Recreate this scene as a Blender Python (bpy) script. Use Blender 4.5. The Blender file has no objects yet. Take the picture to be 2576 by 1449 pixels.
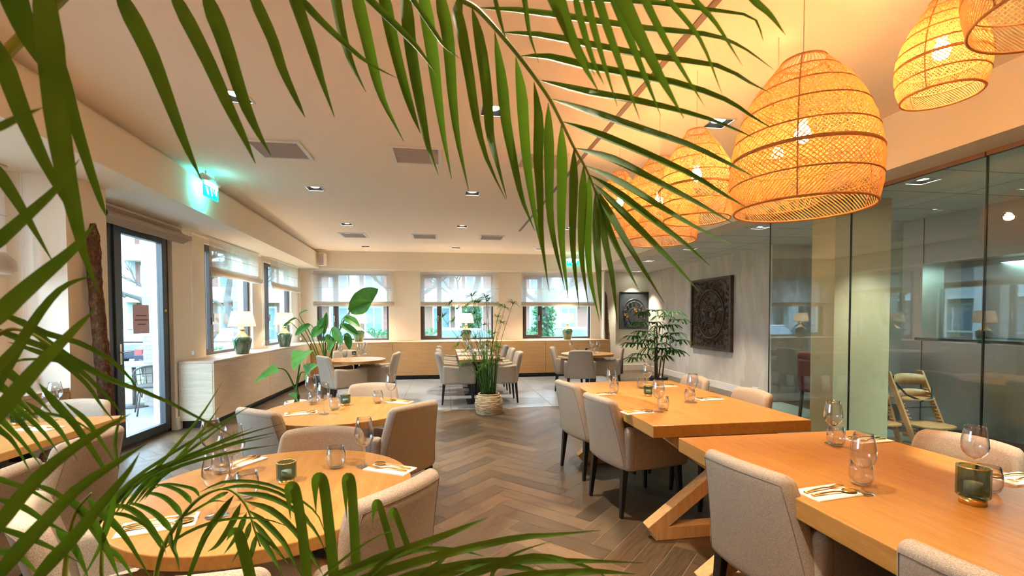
import bpy, bmesh, math, random
from math import sin, cos, pi, atan, atan2, sqrt, radians
from mathutils import Vector, Matrix

# ---------------------------------------------------------------- camera, world, exposure
SC = bpy.context.scene
COL = SC.collection
FPX, CXP, PPY, CAMH = 1145.0, 1288.0, 831.0, 1.42
YAW = atan((1288 - 1120) / FPX); PIT = atan((831 - 799) / FPX); ROLL = -0.003
_fw = Vector((sin(YAW) * cos(PIT), cos(YAW) * cos(PIT), -sin(PIT)))
_r = Vector((cos(YAW), -sin(YAW), 0)); _u = _r.cross(_fw)
_rt = _r * cos(ROLL) + _u * sin(ROLL); _up = _u * cos(ROLL) - _r * sin(ROLL)
cam_d = bpy.data.cameras.new('camera'); cam = bpy.data.objects.new('camera', cam_d); COL.objects.link(cam)
cam_d.sensor_width = 36; cam_d.lens = 36 * FPX / 2576; cam_d.shift_y = (PPY - 724.5) / 2576
cam_d.clip_start = 0.02; cam_d.clip_end = 300
cam.matrix_world = Matrix(((_rt.x, _up.x, -_fw.x, 0), (_rt.y, _up.y, -_fw.y, 0), (_rt.z, _up.z, -_fw.z, CAMH), (0, 0, 0, 1)))
cam_d.dof.use_dof = True; cam_d.dof.focus_distance = 2.6; cam_d.dof.aperture_fstop = 8.0
SC.camera = cam
SC.view_settings.view_transform = 'Standard'; SC.view_settings.look = 'None'
SC.view_settings.gamma = 1; SC.view_settings.use_curve_mapping = False
SC.view_settings.exposure = 2.5
SC.cycles.use_denoising = True
SC.cycles.max_bounces = 8; SC.cycles.diffuse_bounces = 4; SC.cycles.glossy_bounces = 4
SC.cycles.transmission_bounces = 6; SC.cycles.transparent_max_bounces = 24
SC.cycles.caustics_reflective = False; SC.cycles.caustics_refractive = False
SC.cycles.sample_clamp_indirect = 6.0

world = bpy.data.worlds.new('sky'); SC.world = world; world.use_nodes = True
wn = world.node_tree; wbg = wn.nodes['Background']
wbg.inputs['Color'].default_value = (0.62, 0.82, 1.0, 1); wbg.inputs['Strength'].default_value = 3.0

def tag(o, label=None, cat=None, group=None, kind=None):
    if label: o['label'] = label
    if cat: o['category'] = cat
    if group: o['group'] = group
    if kind: o['kind'] = kind
    return o

def lamp(kind, name, loc, energy, color, **kw):
    d = bpy.data.lights.new(name, kind); d.energy = energy; d.color = color
    for k, v in kw.items(): setattr(d, k, v)
    o = bpy.data.objects.new(name, d); COL.objects.link(o); o.location = loc
    return o
# daylight enters through the glazing: portals only guide the sampling of the sky
for nm, loc, rot, sx, sy in (('portal_back_a', (-2.2, 11.55, 1.68), (radians(-90), 0, 0), 1.7, 1.6), ('portal_back_b', (0.28, 11.55, 1.68), (radians(-90), 0, 0), 1.8, 1.6),
                             ('portal_back_c', (2.85, 11.55, 1.68), (radians(-90), 0, 0), 1.8, 1.6), ('portal_left_a', (-3.6, 7.9, 1.68), (0, radians(-90), 0), 1.6, 1.75),
                             ('portal_left_b', (-3.6, 10.0, 1.68), (0, radians(-90), 0), 1.6, 1.5), ('portal_door', (-3.6, 5.6, 1.25), (0, radians(-90), 0), 2.4, 1.4),
                             ('portal_left_c', (-3.6, 2.4, 1.7), (0, radians(-90), 0), 1.6, 2.6)):
    L = lamp('AREA', nm, loc, 1.0, (1, 1, 1), shape='RECTANGLE', size=sx, size_y=sy); L.rotation_euler = rot
    L.data.cycles.is_portal = True

def ray(px, py): return _fw + _rt * ((px - CXP) / FPX) - _up * ((py - PPY) / FPX)
CAM = Vector((0, 0, CAMH))
def AZ(px, py, z):
    d = ray(px, py); return CAM + d * ((z - CAMH) / d.z)
def AX(px, py, x):
    d = ray(px, py); return CAM + d * (x / d.x)
def AY(px, py, y):
    d = ray(px, py); return CAM + d * (y / d.y)
def AD(px, py, depth): return CAM + ray(px, py) * depth

# ---------------------------------------------------------------- materials
MATS = {}
def mat(name, color, rough=0.6, metal=0.0, spec=None, coat=0.0, emit=None, estr=0.0, sub=None, trans=0.0, ior=None, alpha=None):
    m = bpy.data.materials.new(name); m.use_nodes = True; MATS[name] = m
    b = m.node_tree.nodes['Principled BSDF']
    b.inputs['Base Color'].default_value = (*color, 1); b.inputs['Roughness'].default_value = rough; b.inputs['Metallic'].default_value = metal
    if spec is not None: b.inputs['Specular IOR Level'].default_value = spec
    if coat: b.inputs['Coat Weight'].default_value = coat; b.inputs['Coat Roughness'].default_value = 0.15
    if emit: b.inputs['Emission Color'].default_value = (*emit, 1); b.inputs['Emission Strength'].default_value = estr
    if trans: b.inputs['Transmission Weight'].default_value = trans
    if ior: b.inputs['IOR'].default_value = ior
    return m
def nodes(m): return m.node_tree.nodes, m.node_tree.links, m.node_tree.nodes['Principled BSDF']
def coords(m, scale=(1, 1, 1), kind='Object', rot=(0, 0, 0)):
    N, L, B = nodes(m); t = N.new('ShaderNodeTexCoord'); p = N.new('ShaderNodeMapping'); p.inputs['Scale'].default_value = scale; p.inputs['Rotation'].default_value = rot
    L.new(t.outputs[kind], p.inputs['Vector']); return p.outputs['Vector']
def ramp(m, src, stops):
    N, L, B = nodes(m); r = N.new('ShaderNodeValToRGB'); e = r.color_ramp.elements
    e[0].position, e[0].color = stops[0][0], (*stops[0][1], 1); e[1].position, e[1].color = stops[-1][0], (*stops[-1][1], 1)
    for p, c in stops[1:-1]:
        x = e.new(p); x.color = (*c, 1)
    L.new(src, r.inputs['Fac']); return r.outputs['Color']
def noise(m, vec, scale=5, detail=4, rough=0.6, out='Fac'):
    N, L, B = nodes(m); n = N.new('ShaderNodeTexNoise'); n.inputs['Scale'].default_value = scale; n.inputs['Detail'].default_value = detail; n.inputs['Roughness'].default_value = rough
    L.new(vec, n.inputs['Vector']); return n.outputs[out]
def bump(m, src, strength=0.2, dist=0.002):
    N, L, B = nodes(m); b = N.new('ShaderNodeBump'); b.inputs['Strength'].default_value = strength; b.inputs['Distance'].default_value = dist
    L.new(src, b.inputs['Height']); L.new(b.outputs['Normal'], B.inputs['Normal'])
def to(m, src, inp='Base Color'):
    N, L, B = nodes(m); L.new(src, B.inputs[inp])
def math_(m, op, a, b=None):
    N, L, B = nodes(m); x = N.new('ShaderNodeMath'); x.operation = op
    if isinstance(a, (int, float)): x.inputs[0].default_value = a
    else: L.new(a, x.inputs[0])
    if b is not None:
        if isinstance(b, (int, float)): x.inputs[1].default_value = b
        else: L.new(b, x.inputs[1])
    return x.outputs[0]
def mixc(m, fac, a, b, mode='MIX'):
    N, L, B = nodes(m); x = N.new('ShaderNodeMix'); x.data_type = 'RGBA'; x.blend_type = mode
    if isinstance(fac, (int, float)): x.inputs[0].default_value = fac
    else: L.new(fac, x.inputs[0])
    for i, v in ((6, a), (7, b)):
        if isinstance(v, tuple): x.inputs[i].default_value = (*v, 1)
        else: L.new(v, x.inputs[i])
    return x.outputs[2]

def wood(name, c0, c1, scale=(14, 1.0, 14), rough=0.42, kind='Object', rot=(0, 0, 0), k=1.0, spec=0.4):
    m = mat(name, c1, rough, spec=spec); v = coords(m, scale, kind, rot)
    n1 = noise(m, v, 3.0 * k, 6, 0.65); n2 = noise(m, v, 16.0 * k, 3, 0.6)
    f = math_(m, 'ADD', math_(m, 'MULTIPLY', n1, 0.7), math_(m, 'MULTIPLY', n2, 0.3))
    to(m, ramp(m, f, [(0.36, c0), (0.62, c1)])); bump(m, n2, 0.08, 0.001)
    return m
W_TABLE = wood('oak_tabletop', (0.36, 0.170, 0.038), (0.47, 0.245, 0.066), (14, 1.2, 14), 0.36)
W_LEG = wood('oak_beam', (0.52, 0.29, 0.11), (0.66, 0.40, 0.18), (10, 10, 1.2), 0.5)
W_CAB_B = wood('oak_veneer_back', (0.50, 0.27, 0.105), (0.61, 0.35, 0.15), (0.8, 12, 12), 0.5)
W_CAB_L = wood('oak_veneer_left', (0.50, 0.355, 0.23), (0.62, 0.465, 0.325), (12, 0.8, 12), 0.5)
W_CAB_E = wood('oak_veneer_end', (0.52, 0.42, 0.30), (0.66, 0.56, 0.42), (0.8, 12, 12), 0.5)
W_HIGH = wood('beech', (0.42, 0.20, 0.08), (0.55, 0.30, 0.13), (6, 6, 2), 0.45)
W_DARK = wood('carved_teak', (0.028, 0.015, 0.009), (0.12, 0.065, 0.036), (3, 3, 3), 0.45)
M_BLACK = mat('black_lacquer', (0.012, 0.010, 0.010), 0.35); M_FRAME = mat('window_frame_brown', (0.075, 0.055, 0.052), 0.4)
M_STEELFR = mat('door_frame_anthracite', (0.035, 0.036, 0.042), 0.4)
M_WALL = mat('wall_paint_cream', (0.80, 0.715, 0.60), 0.8)
_v = coords(M_WALL, (1, 1, 1)); bump(M_WALL, noise(M_WALL, _v, 160, 2), 0.06, 0.001)
M_CEIL = mat('ceiling_paint', (0.90, 0.79, 0.68), 0.85)
M_WHITE = mat('white_plastic', (0.75, 0.73, 0.70), 0.45); M_TRIM = mat('white_trim', (0.72, 0.68, 0.62), 0.5)
M_GOLD = mat('brushed_gold', (0.86, 0.52, 0.17), 0.24, 1.0); M_BRASS = mat('brass', (0.80, 0.56, 0.25), 0.22, 1.0)
M_CHROME = mat('chrome', (0.7, 0.7, 0.7), 0.2, 1.0)
M_NAPKIN = mat('paper_napkin', (0.86, 0.83, 0.77), 0.9)
M_CORD = mat('cord_white', (0.62, 0.56, 0.5), 0.6)

def fabric(name, c0, c1, sc=260):
    m = mat(name, c1, 0.95, spec=0.15); v = coords(m)
    N, L, B = nodes(m)
    n1 = noise(m, coords(m, (1, 1, 5)), sc, 2, 0.6); n2 = noise(m, coords(m, (4, 4, 1)), sc, 2, 0.6)
    f = math_(m, 'MULTIPLY', math_(m, 'ADD', n1, n2), 0.5)
    f2 = f
    to(m, ramp(m, f2, [(0.40, c0), (0.60, c1)])); bump(m, f2, 0.5, 0.003)
    return m
M_FAB = fabric('chair_fabric', (0.24, 0.195, 0.155), (0.54, 0.465, 0.38))
M_SEAM = mat('chair_seam', (0.22, 0.165, 0.125), 0.9)

def thin_glass(name, tint=(1, 1, 1), refl=1.0, rough=0.0, power=5.0):
    m = bpy.data.materials.new(name); m.use_nodes = True; MATS[name] = m
    N, L = m.node_tree.nodes, m.node_tree.links; N.remove(N['Principled BSDF'])
    t = N.new('ShaderNodeBsdfTransparent'); t.inputs['Color'].default_value = (*tint, 1)
    g = N.new('ShaderNodeBsdfGlossy'); g.inputs['Roughness'].default_value = rough
    mx = N.new('ShaderNodeMixShader'); lw = N.new('ShaderNodeLayerWeight'); lw.inputs['Blend'].default_value = 0.5
    p = N.new('ShaderNodeMath'); p.operation = 'POWER'; p.inputs[1].default_value = power; L.new(lw.outputs['Facing'], p.inputs[0])
    k = N.new('ShaderNodeMath'); k.operation = 'MULTIPLY_ADD'; k.inputs[1].default_value = 0.9 * refl; k.inputs[2].default_value = 0.04 * refl; k.use_clamp = True
    L.new(p.outputs[0], k.inputs[0]); L.new(k.outputs[0], mx.inputs[0]); L.new(t.outputs[0], mx.inputs[1]); L.new(g.outputs[0], mx.inputs[2])
    L.new(mx.outputs[0], N['Material Output'].inputs['Surface'])
    return m
G_WIN = thin_glass('window_glass', (0.93, 0.97, 0.98), 0.9)
G_PART = thin_glass('partition_glass', (0.90, 0.955, 0.93), 1.5)
G_WINE = thin_glass('wine_glass', (0.955, 0.96, 0.97), 2.2, 0.0, 3.5)
G_GREEN = thin_glass('green_candle_glass', (0.50, 0.62, 0.60), 1.2, 0.08)

def leafmat(name, c0, c1, tr=(0.25, 0.45, 0.03), tf=0.35, rough=0.35):
    m = mat(name, c0, rough, spec=0.2); N, L, B = nodes(m)
    v = coords(m, (1, 1, 1)); n = noise(m, v, 9, 3)
    to(m, ramp(m, n, [(0.35, c0), (0.65, c1)]))
    t = N.new('ShaderNodeBsdfTranslucent'); t.inputs['Color'].default_value = (*tr, 1); mx = N.new('ShaderNodeMixShader'); mx.inputs[0].default_value = tf
    L.new(B.outputs[0], mx.inputs[1]); L.new(t.outputs[0], mx.inputs[2]); L.new(mx.outputs[0], N['Material Output'].inputs['Surface'])
    return m
LF_PALM = leafmat('palm_leaf', (0.034, 0.098, 0.008), (0.070, 0.165, 0.018), (0.11, 0.25, 0.015), 0.33, 0.58)
LF_STALK = leafmat('palm_stalk', (0.12, 0.20, 0.03), (0.22, 0.30, 0.05), (0.3, 0.4, 0.05), 0.1)
LF_BANANA = leafmat('banana_leaf', (0.035, 0.13, 0.03), (0.07, 0.22, 0.04), (0.12, 0.35, 0.05), 0.3)
LF_ALOC = leafmat('alocasia_leaf', (0.06, 0.22, 0.06), (0.12, 0.34, 0.09), (0.2, 0.5, 0.1), 0.35, 0.3)
LF_DARK = leafmat('dark_fan_leaf', (0.010, 0.038, 0.009), (0.026, 0.085, 0.016), (0.05, 0.14, 0.02), 0.25, .5)
LF_CYP = leafmat('papyrus_leaf', (0.04, 0.12, 0.02), (0.085, 0.19, 0.035), (0.2, 0.38, 0.05), 0.3, 0.5)
LF_OUT = leafmat('garden_leaf', (0.03, 0.10, 0.045), (0.07, 0.17, 0.08), (0.1, 0.22, 0.08), 0.3)

# ---------------------------------------------------------------- mesh helpers
class MB:
    def __init__(s): s.v = []; s.f = []; s.m = []; s.sm = []
    def add(s, vs, fs, mi=0, smooth=False):
        o = len(s.v); s.v += [tuple(v) for v in vs]; s.f += [tuple(i + o for i in f) for f in fs]; s.m += [mi] * len(fs); s.sm += [smooth] * len(fs); return s
    def box(s, x0, x1, y0, y1, z0, z1, mi=0):
        vs = [(x, y, z) for x in (x0, x1) for y in (y0, y1) for z in (z0, z1)]
        return s.add(vs, [(0, 1, 3, 2), (4, 6, 7, 5), (0, 4, 5, 1), (2, 3, 7, 6), (0, 2, 6, 4), (1, 5, 7, 3)], mi)
    def quad(s, a, b, c, d, mi=0): return s.add([a, b, c, d], [(0, 1, 2, 3)], mi)
    def prism(s, poly, z0, z1, mi=0):
        n = len(poly); vs = [(x, y, z0) for x, y in poly] + [(x, y, z1) for x, y in poly]
        return s.add(vs, [tuple(reversed(range(n))), tuple(range(n, 2 * n))] + [(i, (i + 1) % n, n + (i + 1) % n, n + i) for i in range(n)], mi)
    def tube(s, pts, r, n=6, mi=0, caps=True, smooth=True):
        pts = [Vector(p) for p in pts]; R = r if isinstance(r, (list, tuple)) else [r] * len(pts)
        vs = []; ref = Vector((0, 0, 1)); prevn = None
        for i, p in enumerate(pts):
            d = (pts[min(i + 1, len(pts) - 1)] - pts[max(i - 1, 0)]); d = d.normalized() if d.length > 1e-9 else Vector((0, 0, 1))
            if prevn is None:
                a = d.cross(ref if abs(d.z) < .95 else Vector((1, 0, 0))).normalized()
            else:
                a = (prevn - d * prevn.dot(d)); a = a.normalized() if a.length > 1e-6 else d.orthogonal().normalized()
            prevn = a; b = d.cross(a)
            for k in range(n):
                t = 2 * pi * k / n; vs.append(p + (a * cos(t) + b * sin(t)) * R[i])
        fs = [(i * n + k, i * n + (k + 1) % n, (i + 1) * n + (k + 1) % n, (i + 1) * n + k) for i in range(len(pts) - 1) for k in range(n)]
        if caps: fs += [tuple(reversed(range(n))), tuple(range((len(pts) - 1) * n, len(pts) * n))]
        return s.add(vs, fs, mi, smooth)
    def lathe(s, prof, c=(0, 0, 0), n=32, mi=0, smooth=True, close=False):
        vs = []; cx, cy, cz = c
        for r, z in prof:
            for k in range(n):
                t = 2 * pi * k / n; vs.append((cx + r * cos(t), cy + r * sin(t), cz + z))
        P = len(prof)
        fs = [(i * n + k, i * n + (k + 1) % n, (i + 1) * n + (k + 1) % n, (i + 1) * n + k) for i in range(P - 1) for k in range(n)]
        if close: fs += [((P - 1) * n + k, (P - 1) * n + (k + 1) % n, (k + 1) % n, k) for k in range(n)]
        return s.add(vs, fs, mi, smooth)
    def beam(s, a, b, w, h, up=(0, 0, 1), mi=0):
        a, b, up = Vector(a), Vector(b), Vector(up); d = (b - a).normalized(); x = d.cross(up).normalized() * (w / 2); y = x.cross(d).normalized() * (h / 2)
        vs = [p + sx * x + sy * y for p in (a, b) for sx, sy in ((-1, -1), (1, -1), (1, 1), (-1, 1))]
        return s.add(vs, [(3, 2, 1, 0), (4, 5, 6, 7)] + [(i, (i + 1) % 4, 4 + (i + 1) % 4, 4 + i) for i in range(4)], mi)
    def build(s, name, mats, parent=None, loc=None, rz=None, bevel=0.0, kind=None):
        me = bpy.data.meshes.new(name); me.from_pydata(s.v, [], s.f)
        for m in (mats if isinstance(mats, (list, tuple)) else [mats]): me.materials.append(m)
        me.polygons.foreach_set('material_index', s.m); me.polygons.foreach_set('use_smooth', s.sm); me.update()
        o = bpy.data.objects.new(name, me); COL.objects.link(o)
        if parent: o.parent = parent
        if loc is not None: o.location = loc
        if rz is not None: o.rotation_euler = (0, 0, rz)
        if bevel:
            bv = o.modifiers.new('bevel', 'BEVEL'); bv.width = bevel; bv.segments = 2; bv.limit_method = 'ANGLE'
        if kind: o['kind'] = kind
        return o
def struct(o): o['kind'] = 'structure'; return o
def empty(name, loc, rz=0, label=None, cat=None, group=None, kind=None):
    o = bpy.data.objects.new(name, None); COL.objects.link(o); o.location = loc; o.rotation_euler = (0, 0, rz); o.empty_display_size = 0.1
    return tag(o, label, cat, group, kind)
def copy_tree(o, parent=None):
    c = o.copy(); COL.objects.link(c); c.parent = parent
    for ch in list(o.children): copy_tree(ch, c)
    return c
def place(proto, used, loc, rz, label, group=None, cat=None):
    o = proto if not used else copy_tree(proto)
    o.location = loc; o.rotation_euler = (0, 0, rz); o['label'] = label
    if group: o['group'] = group
    return o
def spline(pts, n):
    pts = [Vector(p) for p in pts]
    if len(pts) < 3: return [pts[0].lerp(pts[-1], i / n) for i in range(n + 1)]
    P = [pts[0] * 2 - pts[1]] + pts + [pts[-1] * 2 - pts[-2]]; out = []
    for i in range(n + 1):
        t = i / n * (len(pts) - 1); k = min(int(t), len(pts) - 2); f = t - k
        a, b, c, d = P[k], P[k + 1], P[k + 2], P[k + 3]
        out.append(0.5 * ((2 * b) + (c - a) * f + (2 * a - 5 * b + 4 * c - d) * f * f + (3 * b - a - 3 * c + d) * f ** 3))
    return out
def ribbon(mb, pts, w, nrm, n=10, fold=0.25, prof=None, mi=0, twist=0.0):
    P = spline(pts, n); nrm = Vector(nrm).normalized(); vs = []
    for i, p in enumerate(P):
        t = i / n; d = (P[min(i + 1, n)] - P[max(i - 1, 0)]).normalized()
        nn = nrm
        if twist: nn = Matrix.Rotation(twist * t, 3, d) @ nrm
        s = d.cross(nn); s = s.normalized() if s.length > 1e-5 else d.orthogonal().normalized(); q = s.cross(d)
        ww = w * 0.5 * (prof(t) if prof else max(0.03, (min(1, t / 0.22) ** 0.7) * (1 - t ** 2.2)))
        vs += [p - s * ww + q * ww * fold, p - q * ww * fold * 0.3, p + s * ww + q * ww * fold]
    fs = []
    for i in range(n):
        a = i * 3; fs += [(a, a + 1, a + 4, a + 3), (a + 1, a + 2, a + 5, a + 4)]
    mb.add(vs, fs, mi, True)
def roundslab(mb, W, H, T, rc, re, warp, nu=16, nv=14, mi=0):
    def ax(L, n):
        k = 4; es = [L / 2 - re * (1 - cos(pi / 2 * i / k)) for i in range(k)]
        es = [L / 2 - re + re * cos(pi / 2 * i / k) for i in range(k)]  # dense near the rim
        es = [L / 2 - re * (1 - sin(pi / 2 * (1 - i / k))) for i in range(k + 1)]
        m = [-(L / 2 - re) + 2 * (L / 2 - re) * i / (n) for i in range(1, n)]
        return [-e for e in es] + m + list(reversed(es))
    X, Y = ax(W, nu), ax(H, nv); nx, ny = len(X), len(Y); vs = []
    for side in (1, -1):
        for x in X:
            for y in Y:
                ex, ey = max(0, abs(x) - (W / 2 - rc)), max(0, abs(y) - (H / 2 - rc)); px, py = x, y
                if ex > 0 and ey > 0:
                    k = max(ex, ey) / sqrt(ex * ex + ey * ey); ex2, ey2 = ex * k, ey * k
                    px = math.copysign(W / 2 - rc + ex2, x); py = math.copysign(H / 2 - rc + ey2, y); d = rc - sqrt(ex2 * ex2 + ey2 * ey2)
                else: d = min(W / 2 - abs(x), H / 2 - abs(y))
                d = max(0, d); q = 1.0 if d >= re else sqrt(max(0, 1 - (1 - d / re) ** 2))
                vs.append(warp(px, py, side * T / 2 * q))
    fs = []; o = nx * ny
    for i in range(nx - 1):
        for j in range(ny - 1):
            a, b, c, d = i * ny + j, (i + 1) * ny + j, (i + 1) * ny + j + 1, i * ny + j + 1
            fs += [(a, b, c, d), (o + d, o + c, o + b, o + a)]
    mb.add(vs, fs, mi, True)
# ---------------------------------------------------------------- the room
ZC, ZS, ZT = 2.99, 2.57, 2.62           # ceiling, soffits, tiled ceiling
XL, XR, YB = -3.40, 5.40, 11.40         # left wall, papered wall, window wall at the far end
YN = -2.2                               # wall behind the camera
M_WOODF = mat('herringbone_oak_floor', (0.2, 0.14, 0.1), 0.42, spec=0.45)
def _floor_mat():
    m = M_WOODF; N, L, B = nodes(m)
    a = N.new('ShaderNodeAttribute'); a.attribute_name = 'tone'
    u = N.new('ShaderNodeUVMap'); u.uv_map = 'UVMap'; p = N.new('ShaderNodeMapping'); p.inputs['Scale'].default_value = (2.0, 26, 1); L.new(u.outputs[0], p.inputs['Vector'])
    n1 = noise(m, p.outputs[0], 2.5, 6, 0.7); n2 = noise(m, p.outputs[0], 14, 3, 0.6)
    f = math_(m, 'ADD', math_(m, 'MULTIPLY', n1, 0.65), math_(m, 'MULTIPLY', n2, 0.35))
    c = ramp(m, f, [(0.3, (0.046, 0.028, 0.014)), (0.7, (0.162, 0.108, 0.062))])
    c2 = mixc(m, 1.0, c, a.outputs['Color'], 'MULTIPLY')
    to(m, c2); to(m, ramp(m, n1, [(0.3, (0.3, 0.3, 0.3)), (0.7, (0.48, 0.48, 0.48))]), 'Roughness'); bump(m, n2, 0.12, 0.001)
_floor_mat()
M_GROUT = mat('floor_joint', (0.27, 0.20, 0.14), 0.8)
M_TILE = mat('grey_floor_tile', (0.42, 0.405, 0.39), 0.32, spec=0.5)
_v = coords(M_TILE); to(M_TILE, ramp(M_TILE, noise(M_TILE, _v, 3, 5), [(0.3, (0.21, 0.225, 0.245)), (0.7, (0.27, 0.285, 0.305))]))
TX0, TX1, TY0 = -2.35, 3.75, 7.05       # tiled area in the far half of the room
def herring():
    rnd = random.Random(3); W, Lp = 0.14, 0.70; vs, fs, uv, tone, mi = [], [], [], [], []
    c45 = cos(pi / 4)
    def inside(x, y):
        if x < -3.5 or x > 7.2 or y < YN or y > 12.2: return False
        return not (TX0 + .12 < x < TX1 - .12 and TY0 + .12 < y < 10.9)
    def plank(x0, y0, w, h, horiz):
        g = 0.0022; cx, cy = x0 + w / 2, y0 + h / 2
        X, Y = (cx - cy) * c45 + 1.0, (cx + cy) * c45 + 4.0
        if not inside(X, Y): return
        b = len(vs); k = 0.0
        for dx, dy in ((g, g), (w - g, g), (w - g, h - g), (g, h - g)):
            a, c = x0 + dx, y0 + dy; vs.append(((a - c) * c45 + 1.0, (a + c) * c45 + 4.0, k))
        fs.append((b, b + 1, b + 2, b + 3)); o1, o2 = rnd.random() * 50, rnd.random() * 50
        q = ((0, 0), (w, 0), (w, h), (0, h)) if horiz else ((0, w), (0, 0), (h, 0), (h, w))
        uv.extend([(o1 + a, o2 + c) for a, c in q]); t = rnd.uniform(0.62, 1.38); tw = rnd.uniform(-.06, .06); tone.append((t + tw, t, t - tw, 1))
    for i in range(-80, 81):
        for j in range(-20, 21):
            bx, by = i * W + j * Lp, i * W - j * Lp
            plank(bx, by, Lp, W, True); plank(bx + Lp, by - (Lp - W), W, Lp, False)
    me = bpy.data.meshes.new('floor'); me.from_pydata(vs, [], fs); me.materials.append(M_WOODF)
    l = me.uv_layers.new(name='UVMap'); l.data.foreach_set('uv', [c for p in uv for c in p])
    at = me.color_attributes.new('tone', 'FLOAT_COLOR', 'CORNER'); at.data.foreach_set('color', [c for t in tone for _ in range(4) for c in t])
    o = bpy.data.objects.new('floor', me); COL.objects.link(o); struct(o)
herring()
struct(MB().box(-3.5, 7.3, YN, 12.3, -0.12, -0.002).build('floor', M_GROUT))
mb = MB(); tw = 0.81; x = TX0
while x < TX1 - 0.01:
    y = TY0
    while y < 11.0:
        x1, y1 = min(x + tw, TX1), min(y + tw, 11.4); mb.box(x + .003, x1 - .003, y + .003, y1 - .003, -0.001, 0.004); y += tw
    x += tw
struct(mb.build('floor', M_TILE, bevel=0.0015))
mb = MB(); y = YN
while y < 6.6:
    x = 3.80
    while x < 5.5: mb.box(x + .002, min(x + .6, 5.52) - .002, y + .002, y + .598, -0.001, 0.004); x += .6
    y += .6
struct(mb.build('floor', mat('kitchen_tile', (0.33, 0.42, 0.42), 0.35)))

# ceilings and beams
DOWN = [(-1.46, 3.51), (0.37, 3.48), (2.20, 3.45), (-1.55, 5.84), (0.35, 5.80), (-1.62, 7.98), (0.30, 7.90), (2.20, 7.83), (-1.72, 10.42), (0.25, 10.35), (2.15, 10.28), (-1.42, 1.2), (0.38, 1.2)]
DOWNR = [(4.27, 7.50), (4.30, 9.20), (4.95, 11.30), (4.20, 3.50), (5.45, 3.50), (4.20, 5.60)]
def holed(x0, x1, y0, y1, z, holes, hs, m):
    xs = sorted({x0, x1} | {v for h in holes for v in (h[0] - hs, h[0] + hs)}); ys = sorted({y0, y1} | {v for h in holes for v in (h[1] - hs, h[1] + hs)})
    for a, b in zip(xs, xs[1:]):
        for c, d in zip(ys, ys[1:]):
            mx, my = (a + b) / 2, (c + d) / 2
            if not any(abs(mx - h[0]) < hs and abs(my - h[1]) < hs for h in holes): m.quad((a, c, z), (a, d, z), (b, d, z), (b, c, z))
mb = MB(); holed(-3.1, 3.45, YN, 11.5, ZC, DOWN, .083, mb); mb.box(-3.1, 3.45, YN, 11.5, ZC + .1, ZC + .2); struct(mb.build('ceiling', M_CEIL))
mb = MB()                                # left beam with its shadow gap
def lb(y): return -2.49 - (y - 3.0) * 0.050
mb.add([(lb(YN), YN, ZS), (lb(11.2), 11.2, ZS), (-3.65, 11.2, ZS), (-3.65, YN, ZS), (lb(YN), YN, 2.93), (lb(11.2), 11.2, 2.93), (-3.65, 11.2, 2.93), (-3.65, YN, 2.93)],
       [(0, 3, 2, 1), (4, 5, 6, 7), (0, 1, 5, 4), (1, 2, 6, 5), (2, 3, 7, 6), (3, 0, 4, 7)])
mb.add([(lb(YN) - .07, YN, 2.93), (lb(11.2) - .07, 11.2, 2.93), (-3.65, 11.2, 2.93), (-3.65, YN, 2.93), (lb(YN) - .07, YN, 3.0), (lb(11.2) - .07, 11.2, 3.0), (-3.65, 11.2, 3.0), (-3.65, YN, 3.0)],
       [(0, 1, 5, 4)])
struct(mb.build('trim_1', M_WALL))
mb = MB(); mb.box(-3.65, 3.9, 11.15, 11.75, ZS, ZC + .02); struct(mb.build('trim_2', M_WALL))
mb = MB(); mb.box(3.45, 3.80, YN, 11.15, ZS, ZC + .1); struct(mb.build('trim_3', M_WALL))
M_CTILE = mat('ceiling_tile_white', (0.70, 0.70, 0.68), 0.85)
mb = MB(); holed(3.80, 7.3, YN, 12.0, ZT, DOWNR, .083, mb); mb.box(3.75, 7.3, YN, 12.0, ZT + .1, ZT + .15); struct(mb.build('ceiling', M_CTILE))
mb = MB(); x = 3.8
while x < 7.3: mb.box(x - .005, x + .005, YN, 11.6, ZT - .002, ZT + .002); x += 1.2
y = YN
while y < 11.6: mb.box(3.8, 7.2, y - .005, y + .005, ZT - .0025, ZT + .0015); y += .6
struct(mb.build('trim_5', mat('ceiling_grid', (0.42, 0.41, 0.39), 0.8)))
mb = MB(); mb.box(1.325, 1.365, 0.2, 8.2, ZC - .006, ZC + .004); struct(mb.build('trim_4', mat('ceiling_track_brown', (0.20, 0.13, 0.10), 0.5)))

# left wall: openings cut by construction (y0, y1, z0, z1)
def wall_x(mb, xa, xb, y0, y1, z0, z1, holes):
    ys = y0
    for a, b, c, d in sorted(holes):
        if a > ys: mb.box(xa, xb, ys, a, z0, z1)
        if c > z0: mb.box(xa, xb, a, b, z0, c)
        if d < z1: mb.box(xa, xb, a, b, d, z1)
        ys = b
    if ys < y1: mb.box(xa, xb, ys, y1, z0, z1)
def wall_y(mb, ya, yb, x0, x1, z0, z1, holes):
    xs = x0
    for a, b, c, d in sorted(holes):
        if a > xs: mb.box(xs, a, ya, yb, z0, z1)
        if c > z0: mb.box(a, b, ya, yb, z0, c)
        if d < z1: mb.box(a, b, ya, yb, d, z1)
        xs = b
    if xs < x1: mb.box(xs, x1, ya, yb, z0, z1)
WZ0, WZ1 = 0.88, 2.50
LWIN = [(7.10, 8.72, WZ0, WZ1), (9.26, 10.80, WZ0, WZ1), (1.2, 3.75, WZ0, WZ1)]
LDOOR = (4.72, 6.32, 0.0, 2.50)
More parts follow.
